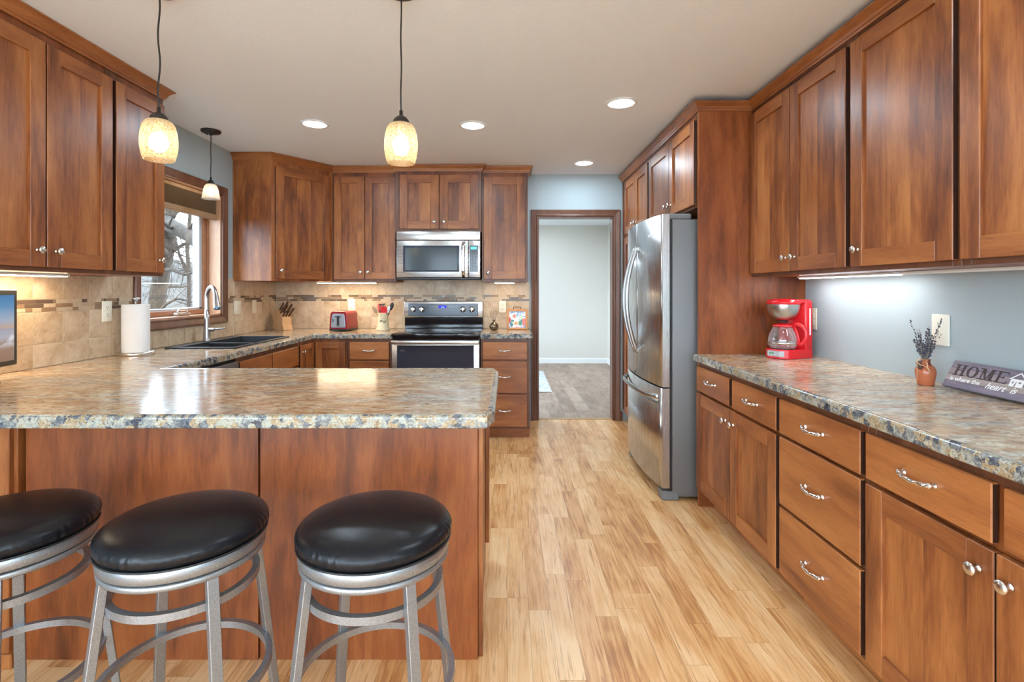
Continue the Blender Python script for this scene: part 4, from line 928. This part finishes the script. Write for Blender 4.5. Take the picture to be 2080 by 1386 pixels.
def utensil(label, mat, base, tip, head, mat2=None, nm='utensil'):
    t = thing(nm, label, 'utensil', Vector((-1.185, 4.93, CT+.0005)), 0)
    MB().tube([base, (Vector(base)*.4+Vector(tip)*.6), tip], .0042, 0, 8).build('handle', mat, t, True)
    m = MB(); kind, w, h, th = head; d = (Vector(tip)-Vector(base)).normalized()
    q = d.to_track_quat('Z', 'Y').to_matrix().to_4x4(); Mh = Matrix.Translation(Vector(tip)) @ Matrix.Rotation(0, 4, 'Z')
    x_ = Vector((1, 0, 0)); x_ = (x_-d*x_.dot(d)).normalized(); y_ = d.cross(x_)
    Mh = Matrix(((x_.x, y_.x, d.x, tip[0]), (x_.y, y_.y, d.y, tip[1]), (x_.z, y_.z, d.z, tip[2]), (0, 0, 0, 1)))
    if kind == 'spoon': m.sphere((0, 0, h*.45), 1, 0, Mh, (w/2, th, h/2))
    elif kind == 'fork':
        m.box(-w/2, w/2, -th, th, 0, h*.35, 0, .003, Mh)
        for i in range(4): m.box(-w/2+i*w*.28, -w/2+i*w*.28+w*.14, -th, th, h*.33, h, 0, .001, Mh)
    elif kind == 'turner':
        m.box(-w/2, w/2, -th, th, 0, h*.25, 0, .002, Mh); m.box(-w/2, w/2, -th, th, h*.88, h, 0, .004, Mh)
        for i in range(5): m.box(-w/2+i*w*.225, -w/2+i*w*.225+w*.10, -th, th, h*.2, h*.9, 0, .001, Mh)
    elif kind == 'paddle': m.prism([(-w*.38, 0), (w*.38, 0), (w/2, h*.3), (w/2, h*.75), (w*.3, h), (-w*.3, h), (-w/2, h*.75), (-w/2, h*.3)], -th, th, 0, .002, Mh @ Matrix(((1, 0, 0, 0), (0, 0, -1, 0), (0, 1, 0, 0), (0, 0, 0, 1))))
    m.build('head', mat2 or mat, t, True); return t
WHT = plain('white_nylon', (.78, .78, .78), .3); TAN = plain('tan_wood', (.35, .24, .15), .6)
utensil('grey wooden spoon leaning left out of the cream crock', TAN, (-.01, 0, .05), (-.062, -.005, .165), ('spoon', .034, .075, .006), TAN, 'wooden_spoon')
utensil('black slotted turner upright in the cream crock', BLACKP, (.0, .01, .05), (-.006, .012, .168), ('turner', .062, .085, .002), BLACKP, 'slotted_turner')
utensil('red silicone scraper standing in front in the cream crock', RED, (.0, -.02, .05), (.012, -.026, .150), ('paddle', .060, .078, .004), RED, 'silicone_scraper')
utensil('red-edged spatula behind the black turner in the crock', RED, (-.01, .02, .05), (-.026, .024, .16), ('paddle', .045, .095, .003), plain('coral', (.75, .12, .08), .35), 'spatula')
utensil('large black ladle spoon leaning right out of the cream crock', BLACKP, (.015, .01, .05), (.064, .016, .19), ('spoon', .040, .085, .010), BLACKP, 'ladle')
utensil('white serving spoon leaning right out of the cream crock', BLACKP, (.012, -.01, .05), (.046, -.012, .165), ('spoon', .030, .075, .006), WHT, 'serving_spoon')
# reed diffuser
t = thing('reed_diffuser', 'round bronze reed diffuser with dark sticks beside the range', 'diffuser', (-.125, 4.93, CT+.0005))
MB().lathe([(0, .0), (.022, 0), (.036, .010), (.044, .028), (.045, .042), (.038, .060), (.022, .074), (.011, .080), (.010, .094), (.013, .097), (.009, .099), (.007, .085), (0, .083)], 0, 40).build('bottle', plain('bronze_glass', (.22, .17, .11), .18, Metallic=.75), t, True)
for i, (a, b_) in enumerate(((-.042, .01), (-.024, -.012), (-.006, .015), (.014, -.01), (.028, .012), (.040, -.004))):
    MB().tube([(0, 0, .04), (a*.35, b_*.4, .10), (a, b_, .185+.008*(i % 2))], .0014, 0, 6).build('reed', BLACKP, t, True)
# framed tile picture with handle
t = thing('framed_tile_tray', 'orange wood framed floral tile with a handle, leaning by the doorway', 'tray', (.098, 4.995, CT+.0005), 0)
Mt = Matrix.Translation((0, 0, .003)) @ Matrix.Rotation(R(-9), 4, 'X'); w = .098
m = MB()
for (a, b_, c, d_) in ((-w, -w+.018, 0, .196), (w-.018, w, 0, .196), (-w+.018, w-.018, 0, .018), (-w+.018, w-.018, .178, .196)): m.box(a, b_, -.012, .012, c, d_, 0, .002, Mt)
m.box(-w+.01, w-.01, .004, .009, .01, .186, 0, 0, Mt); fr = m.build('frame', ORANGEW, t, True)
g = G('floral_tile'); x, y, z = g.sep(g.obj)
base = g.mix(g.ramp(g.noise(g.obj, 22, 3, .6, 1), [(.45, 0), (.58, 1)]), (.72, .76, .80), (.16, .33, .62))
def blob(c, cx_, cz_, r, col, sq=1.0):
    d = g.math('SQRT', g.math('ADD', g.math('POWER', g.math('SUBTRACT', x, cx_), 2.0), g.math('POWER', g.math('MULTIPLY', g.math('SUBTRACT', z, cz_), sq), 2.0)))
    d = g.math('ADD', d, g.math('MULTIPLY', g.math('SUBTRACT', g.noise(g.obj, 90, 2), .5), .010))
    return g.mix(g.math('LESS_THAN', d, r), c, col)
for (a, b_, r_, c_, q_) in ((-.012, .062, .05, (.74, .78, .78), 1), (-.045, .085, .016, (.06, .22, .22), 1.6), (-.055, .050, .014, (.05, .20, .20), .6), (.030, .065, .018, (.06, .25, .18), .7), (-.012, .062, .028, (.70, .50, .30), 1.5), (-.012, .062, .012, (.50, .25, .14), 1.3), (-.028, .130, .022, (.78, .45, .38), 1), (-.028, .130, .011, (.48, .12, .08), 1), (.036, .118, .020, (.50, .68, .45), 1.1), (.046, .092, .007, (.02, .02, .02), 1), (-.072, .095, .012, (.55, .08, .05), .5), (.0, .022, .018, (.62, .35, .50), 2.0), (.066, .075, .02, (.62, .18, .16), .5)): base = blob(base, a, b_, r_, c_, q_)
FT = g.set(Base_Color=base, Roughness=.2)
MB().box(-w+.018, w-.018, -.002, .0042, .018, .178, 0, 0, Mt).build('painted_tile', FT, t, True)
MB().tube([(-.036, 0, .195), (-.036, 0, .213), (-.030, 0, .219), (.030, 0, .219), (.036, 0, .213), (.036, 0, .195)], .0035, 0, 8, M=Mt).build('handle', BRONZE, t, True)
# coffee maker
t = thing('coffee_maker', 'red drip coffee maker with steel basket on the right-hand worktop', 'coffee maker', (1.59, 2.94, CT+.0005), R(-62))
# local: front = -Y, width along X
m = MB(); m.prism([(-.085, .107), (-.085, -.02), (-.072, -.085), (-.035, -.115), (.035, -.115), (.072, -.085), (.085, -.02), (.085, .107)], 0, .052, 0, .005, None, 2); m.build('base', RED, t, True)
m = MB(); m.box(-.088, .088, .045, .108, .045, .325, 0, .014, seg=3); tw = m.build('tower', RED, t, True)
m = MB(); m.box(.0875, .0895, .07, .082, .13, .28, 0, .001); m.build('water_gauge', WHT, tw, True)
m = MB(); m.lathe([(0, .335), (.04, .334), (.075, .328), (.086, .318), (.087, .306), (.084, .303), (0, .303)], 0, 40, Matrix.Translation((0, -.030, 0))); m.box(-.080, .080, -.02, .105, .306, .330, 0, .010, seg=2); m.build('lid', RED, t, True)
m = MB(); m.lathe([(.084, .303), (.083, .285), (.078, .262), (.066, .238), (.048, .220), (.030, .211), (0, .210)], 0, 48, Matrix.Translation((0, -.030, 0))); m.build('filter_basket', plain('basket_steel', (.55, .55, .53), .28, Metallic=1.0), t, True)
m = MB(); m.lathe([(0, .212), (.024, .211), (.022, .200), (0, .199)], 0, 24, Matrix.Translation((0, -.030, 0))); m.build('drip_cap', BLACKP, t, True)
m = MB(); m.prism([(-.078, -.060), (-.070, -.083), (-.034, -.1185), (.034, -.1185), (.066, -.088), (.062, -.09), (.032, -.112), (-.032, -.112), (-.066, -.08), (-.072, -.058)], .014, .044, 0, .0, None); m.build('control_strip', plain('grey_strip', (.42, .42, .43), .35), t, True)
text('proctor', .013, Matrix.Translation((0, -.1190, .030)) @ Matrix.Rotation(R(90), 4, 'X'), plain('green_mark', (.02, .22, .06), .5), 'logo', t, .0005, shear=.3, world=False) if False else MB().box(-.026, .004, -.1196, -.1180, .028, .034, 0, .001).box(-.024, -.022, -.1196, -.1180, .024, .030).build('logo', plain('green_mark', (.02, .22, .06), .5), t, True)
MB().lathe([(0, .052), (.062, .052), (.062, .0545), (0, .0545)], 0, 32, Matrix.Translation((0, -.035, 0))).build('warming_plate', BLACKP, t, True)
t = thing('coffee_carafe', 'empty glass coffee carafe with red handle, on the coffee maker', 'carafe', (1.59, 2.94, CT+.0005), R(-62))
Mc = Matrix.Translation((0, -.035, .0550))
MB().lathe([(0, .0), (.060, 0), (.070, .010), (.076, .030), (.075, .055), (.067, .085), (.056, .107), (.051, .120), (.055, .127)], 0, 48, Mc).lathe([(.072, .016), (.0785, .018), (.0785, .021), (.0765, .022)], 0, 48, Mc).build('glass_jug', CARAFE, t, True)
m = MB(); m.lathe([(.0755, .026), (.0775, .027), (.0775, .034), (.0765, .035), (.0755, .026)], 0, 48, Mc); m.build('band', NICKEL, t, True)
m = MB(); m.lathe([(0, .140), (.022, .139), (.044, .134), (.054, .128), (.054, .121), (0, .121)], 0, 40, Mc); m.build('lid', RED, t, True)
hd = Vector((.87, .30, 0)).normalized()
m = MB(); pts = [Vector((0, -.035, .055))+hd*r_+Vector((0, 0, z_)) for r_, z_ in ((.045, .132), (.075, .136), (.100, .126), (.115, .100), (.117, .070), (.108, .042), (.090, .026), (.070, .024))]
m.tube(pts, [(.009, .012)]*8, 0, 12); m.tube([Vector((0, -.035, .055))+hd*r_+Vector((0, 0, z_)) for r_, z_ in ((.054, .128), (.070, .09), (.079, .05), (.078, .024))], (.006, .010), 0, 10); m.build('handle', RED, t, True)
# vase with lavender
t = thing('pitcher_vase', 'small glazed terracotta pitcher vase on the right-hand worktop', 'vase', (1.688, 2.085, CT+.0005), R(200))
g = G('glazed_terracotta'); x, y, z = g.sep(g.obj)
dr_ = g.ramp(g.noise(g.vm('MULTIPLY', g.obj, (70, 70, 5)), 1, 2, .5), [(.58, 0), (.62, 1)])
TERR = g.set(Base_Color=g.mix(dr_, (.46, .13, .055), (.17, .04, .025)), Roughness=.22)
MB().lathe([(0, 0), (.026, 0), (.028, .004), (.031, .022), (.0345, .045), (.035, .058), (.030, .072), (.019, .083), (.0155, .090), (.015, .099), (.019, .104), (.015, .105), (.012, .09), (.026, .07), (.029, .05), (.025, .01), (0, .006)], 0, 48).build('pitcher', TERR, t, True)
m = MB(); m.tube([(.022, 0, .066), (.037, 0, .078), (.045, 0, .096)], [.010, .009, .0085], 0, 12); m.build('spout', plain('dark_glaze', (.12, .07, .05), .3), t, True)
m = MB(); m.tube([(.020, .004, .092), (.035, .012, .105), (.050, .006, .108), (.056, 0, .095), (.050, .010, .085), (.030, .020, .078), (.022, .024, .062)], .0018, 0, 6); m.tube([(.022, .004, .095), (.035, .026, .094), (.037, .030, .075), (.030, .034, .058)], .0022, 0, 6); m.tube([(.052, .0, .092), (.058, .004, .05), (.060, .004, .01)], .0009, 0, 5)
m.build('raffia_bow', plain('raffia', (.72, .42, .24), .7), t, True)
t = thing('dried_lavender', 'bunch of dried lavender standing in the terracotta pitcher', 'dried flowers', (1.688, 2.085, CT+.0005))
sm = MB(); fm = MB(); rnd = random.Random(11)
for i in range(40):
    a = rnd.uniform(0, 2*math.pi); sp = rnd.uniform(.01, .038) if i > 2 else .052; h = rnd.uniform(.15, .235) if i > 2 else rnd.uniform(.245, .27)
    if i <= 2: a = (R(150), R(-60), R(-30))[i]
    tip = Vector((sp*math.cos(a), sp*math.sin(a)*.9, h)); b_ = Vector((.004*math.cos(a), .004*math.sin(a), .088)); mid = (tip*.5+b_*.5)+Vector((rnd.uniform(-.005, .005), rnd.uniform(-.005, .005), 0))
    sm.tube([b_, mid, tip], .0009, 0, 5)
    for k in range(13):
        f = rnd.uniform(.4, 1); p = b_.lerp(mid, f*2) if f < .5 else mid.lerp(tip, f*2-1)
        fm.sphere(p+Vector((rnd.uniform(-.003, .003), rnd.uniform(-.003, .003), 0)), rnd.uniform(.0016, .0031), 0, None, (1, 1, 1.3), 6)
sm.build('stems', plain('dry_stem', (.30, .27, .20), .8), t, True); fm.build('flower_buds', plain('lavender_buds', (.085, .078, .115), .8), t, True)
# HOME sign
t = thing('wooden_sign', 'greyish purple plank sign reading HOME is where the heart is', 'sign', (1.745, 1.72, CT+.0005))
p0 = Vector((1.706, 2.030, CT+.0015)); alongv = Vector((.008, -1, 0)).normalized(); upv = Vector((.50, 0, .93)).normalized(); nv = alongv.cross(upv).normalized()
if nv.x > 0: nv = -nv
Mh = Matrix(((alongv.x, upv.x, nv.x, p0.x), (alongv.y, upv.y, nv.y, p0.y), (alongv.z, upv.z, nv.z, p0.z+.010), (0, 0, 0, 1)))
SL, SH = .52, .108
m = MB(); hs = [(0, .026, 0), (.0265, .0525, 1), (.053, .080, 2), (.0805, SH, 0)]
for a, b_, k in hs: m.box(0, SL, a, b_, -.018, 0, k, .0012, Mh)
def signw(nm, c1, c2):
    g = G(nm); return g.set(Base_Color=g.ramp(g.noise(g.vm('MULTIPLY', g.obj, (60, 6, 60)), 1, 3, .6), [(.3, c1), (.7, c2)]), Roughness=.7)
bd = fixn(m.build('planks', [signw('plank_purple', (.17, .14, .19), (.26, .22, .27)), signw('plank_tan', (.33, .26, .24), (.42, .35, .33)), signw('plank_mauve', (.24, .18, .20), (.33, .26, .28))], t))
INKD = plain('dark_lettering', (.045, .028, .030), .6)
def serif(ch, m, x, y, w, h):
    """slab-serif capital built from bars; stroke thick s, serif thin"""
    s_ = w*.20; th = h*.075; z0_, z1_ = .0002, .0012
    def b(a, c, d, e_): m.box(x+a, x+c, y+d, y+e_, z0_, z1_, 0, 0, Mh)
    def slab(cx_, yy): b(cx_-s_*1.05, cx_+s_*1.05, yy, yy+th)
    def poly(P): m.prism([(x+p, y+q) for p, q in P], z0_, z1_, 0, 0, Mh)
    if ch == 'H':
        for c in (s_*1.1, w-s_*1.1): b(c-s_*.5, c+s_*.5, 0, h); slab(c, 0); slab(c, h-th)
        b(s_, w-s_, h*.5-th*.5, h*.5+th*.5)
    elif ch == 'O':
        n = 36; t_ = bmesh.new(); R_ = []
        for i in range(n):
            a = 2*math.pi*i/n; c, q = math.cos(a), math.sin(a)
            R_.append([t_.verts.new(v) for v in ((x+w/2+w/2*c, y+h/2+h*.52*q, z1_), (x+w/2+(w/2-s_*1.1)*c, y+h/2+(h*.52-th)*q, z1_), (x+w/2+w/2*c, y+h/2+h*.52*q, z0_), (x+w/2+(w/2-s_*1.1)*c, y+h/2+(h*.52-th)*q, z0_))])
        for i in range(n):
            p, q = R_[i], R_[(i+1) % n]; t_.faces.new((p[0], q[0], q[1], p[1])); t_.faces.new((p[0], p[2], q[2], q[0])); t_.faces.new((p[1], q[1], q[3], p[3])); t_.faces.new((p[2], p[3], q[3], q[2]))
        m._add(t_, 0, False, Mh)
    elif ch == 'M':
        b(s_*.75, s_*1.05, 0, h); b(w-s_*1.6, w-s_*.6, 0, h); slab(s_*.9, 0); slab(w-s_*1.1, 0); b(0, s_*1.3, h-th, h); b(w-s_*1.6, w, h-th, h)
        poly([(s_*.6, h), (s_*1.6, h), (w*.54, th*.2), (w*.46, th*.2)]); poly([(w-s_*1.4, h), (w-s_*1.0, h), (w*.53, th*.2), (w*.48, th*.2)])
    elif ch == 'E':
        b(s_*.6, s_*1.6, 0, h); b(0, w, 0, th); b(0, w*.96, h-th, h); b(s_, w*.66, h*.5-th*.5, h*.5+th*.5)
        poly([(w-s_*.35, 0), (w, 0), (w+s_*.1, h*.27), (w-s_*.02, h*.27)]); poly([(w*.96-s_*.35, h), (w*.96, h), (w*.96, h*.76), (w*.96-s_*.1, h*.76)]); b(w*.62, w*.68, h*.38, h*.62)
m = MB(); xx = .022
for ch, wd in (('H', .052), ('O', .050), ('M', .066), ('E', .047)): serif(ch, m, xx, .050, wd*.9, .045); xx += (wd+.006)*.9
fixn(m.build('large_lettering', INKD, bd))
WHS = plain('white_lettering', (.85, .84, .84), .5)
Mt2 = Mh @ Matrix.Translation((.020, .035, .0002)); text('is where the', .0248, Mt2, WHS, 'small_lettering', bd, .0005, 0, .0003, 'LEFT')
Mt3 = Mh @ Matrix.Translation((.168, .031, .0002)); text('heart  is', .034, Mt3, WHS, 'script_lettering', bd, .0005, .45, .0003, 'LEFT')
m = MB(); hx = .240
def hb(a, c, d, e_): m.box(hx+a, hx+c, d, e_, .0002, .0012, 0, 0, Mh)
hb(.006, .013, .046, .074); hb(.013, .036, .066, .074); hb(.013, .022, .046, .056); hb(.028, .034, .046, .066); hb(.018, .024, .056, .066); hb(.034, .044, .056, .060); hb(.034, .052, .046, .056); hb(.044, .052, .056, .074); hb(.034, .044, .066, .074)
for a, c in (((0, .072), (.029, .098)), ((.029, .098), (.058, .072))):
    d = Vector(c)-Vector(a); nrm = Vector((-d.y, d.x)).normalized()*.002; m.prism([(hx+a[0]-nrm.x, a[1]-nrm.y), (hx+c[0]-nrm.x, c[1]-nrm.y), (hx+c[0]+nrm.x, c[1]+nrm.y), (hx+a[0]+nrm.x, a[1]+nrm.y)], .0002, .0012, 0, 0, Mh)
hb(.043, .049, .082, .096); fixn(m.build('house_symbol', WHS, bd))

# ---------------------------------------------------------------- outside the window
g = G('winter_ground'); GRD = g.set(Base_Color=g.ramp(g.noise(g.obj, 2.5, 6, .7, 1), [(.35, (.03, .026, .013)), (.5, (.06, .05, .03)), (.65, (.09, .078, .054))]), Roughness=1.0)
m = MB(); m.box(-60, XL-.2, -30, 70, -1.4, -1.2); struct(m.build('ground', GRD))
g = G('misty_woods'); p = g.vm('MULTIPLY', g.obj, (3.0, 3.0, .8)); GHL = g.set(Base_Color=g.ramp(g.noise(p, 1.2, 8, .8, 1.2), [(.36, (.10, .092, .082)), (.5, (.125, .119, .11)), (.62, (.15, .147, .142))]), Roughness=1.0)
t2 = bmesh.new(); rnd = random.Random(5); cols = []
for i in range(61):
    a = i/60; X = -62+a*38; Y = 10+a*44; hgt = 5.2+1.3*math.sin(a*11)+rnd.uniform(-.35, .35)
    cols.append([t2.verts.new((X+(z_*.5), Y-z_*.5, -1.3+hgt*z_)) for z_ in (0, .3, .6, .85, 1.0)])
for a, b_ in zip(cols, cols[1:]):
    for k in range(4): t2.faces.new((a[k], b_[k], b_[k+1], a[k+1]))
m = MB(); m._add(t2, 0, True); o = m.build('hillside', GHL); struct(o)
def bark():
    g = G('grey_bark'); n = g.noise(g.vm('MULTIPLY', g.obj, (14, 14, 4)), 1, 5, .7, 1); g.bump(n, .6, .02)
    return g.set(Base_Color=g.ramp(n, [(.35, (.009, .006, .0035)), (.5, (.024, .016, .009)), (.65, (.048, .036, .022))]), Roughness=.95)
BARK = bark()
def px(x, y, Y): return Vector(((x-CX)*Y/F, Y, H-(y-CY)*Y/F))
rnd = random.Random(23)
def twig(m, p, d, L, r, depth):
    pts = [p]; q = p.copy(); dd = d.normalized(); n = 5
    for i in range(n):
        dd = (dd+Vector((rnd.uniform(-.28, .28), rnd.uniform(-.28, .28), rnd.uniform(-.16, .24)))).normalized(); q = q+dd*L/n; pts.append(q.copy())
    m.tube(pts, [r*(1-.75*i/n) for i in range(n+1)], 0, 6 if r > .02 else 4)
    if depth > 0:
        for i in range(1, n+1):
            for _ in range(1 if depth < 2 else 2):
                if rnd.random() < .55:
                    nd = (dd+Vector((rnd.uniform(-1, 1), rnd.uniform(-1, 1), rnd.uniform(-.7, 1)))).normalized(); twig(m, pts[i], nd, L*rnd.uniform(.45, .7), max(.0035, r*(1-.7*i/n)*.55), depth-1)
def tree(label, limbs, trunk, tw):
    t = thing('bare_tree', label, 'tree', (trunk[0].x, trunk[0].y, -1.25))
    m = MB(); n = len(trunk); pts = []; m.tube(trunk, [tw*(1-.25*i/(n-1)) for i in range(n)], 0, 14); m.build('trunk', BARK, t)
    for (pts, r0, r1, dep) in limbs:
        m = MB(); n = len(pts); rs = [r0+(r1-r0)*i/(n-1) for i in range(n)]; m.tube(pts, rs, 0, 10)
        for i in range(1, n):
            for _ in range(2 if dep > 1 else 1):
                d = (pts[i]-pts[i-1]).normalized()+Vector((rnd.uniform(-1, 1), rnd.uniform(-.8, .8), rnd.uniform(-.8, 1))); twig(m, pts[i].lerp(pts[i-1], rnd.random()), d, rnd.uniform(.6, 1.3), max(.007, rs[i]*.32), dep)
        m.build('branch', BARK, t)
Y = 9.0
T = [Vector((*(px(318, 640, Y))[:2], -1.25)), px(316, 640, Y), px(322, 590, Y), px(331, 545, Y+.05), px(340, 505, Y), px(346, 480, Y)]
limbs = [([px(346, 482, Y), px(336, 462, Y-.2), px(340, 440, Y-.3), px(352, 420, Y-.3), px(372, 395, Y), px(392, 365, Y+.2)], .10, .055, 1),
         ([px(336, 450, Y-.3), px(352, 462, Y-.6), px(370, 470, Y-.9), px(386, 480, Y-1.1), px(410, 500, Y-1.4), px(440, 525, Y-1.6)], .125, .085, 1),
         ([px(344, 440, Y-.3), px(350, 415, Y), px(356, 390, Y), px(352, 360, Y)], .06, .03, 1),
         ([px(342, 500, Y), px(352, 510, Y), px(372, 497, Y+.2), px(398, 490, Y+.3), px(425, 470, Y+.5)], .045, .018, 2),
         ([px(330, 548, Y), px(350, 548, Y-.5), px(375, 558, Y-.7), px(400, 552, Y-.9), px(430, 560, Y-1)], .035, .015, 2),
         ([px(322, 590, Y), px(345, 582, Y+.3), px(370, 583, Y+.6), px(400, 575, Y+.9)], .035, .012, 2),
         ([px(316, 640, Y), px(338, 618, Y-.4), px(360, 606, Y-.6), px(395, 615, Y-.9)], .032, .012, 2),
         ([px(340, 520, Y), px(322, 500, Y-.3), px(300, 470, Y-.6), px(280, 430, Y-.8)], .07, .03, 1),
         ([px(336, 455, Y-.2), px(326, 430, Y-.3), px(312, 400, Y-.3), px(300, 360, Y)], .07, .03, 1)]
tree('large gnarled bare tree seen through the window over the sink', limbs, T, .145)
Y = 15
T = [Vector((*(px(385, 600, Y))[:2], -1.25)), px(384, 560, Y), px(380, 500, Y), px(386, 440, Y), px(380, 380, Y)]
tree('thin bare tree further off outside the window', [([px(384, 560, Y), px(365, 520, Y), px(355, 480, Y), px(340, 430, Y)], .05, .015, 2), ([px(381, 500, Y), px(398, 460, Y), px(405, 410, Y)], .05, .012, 2)], T, .06)
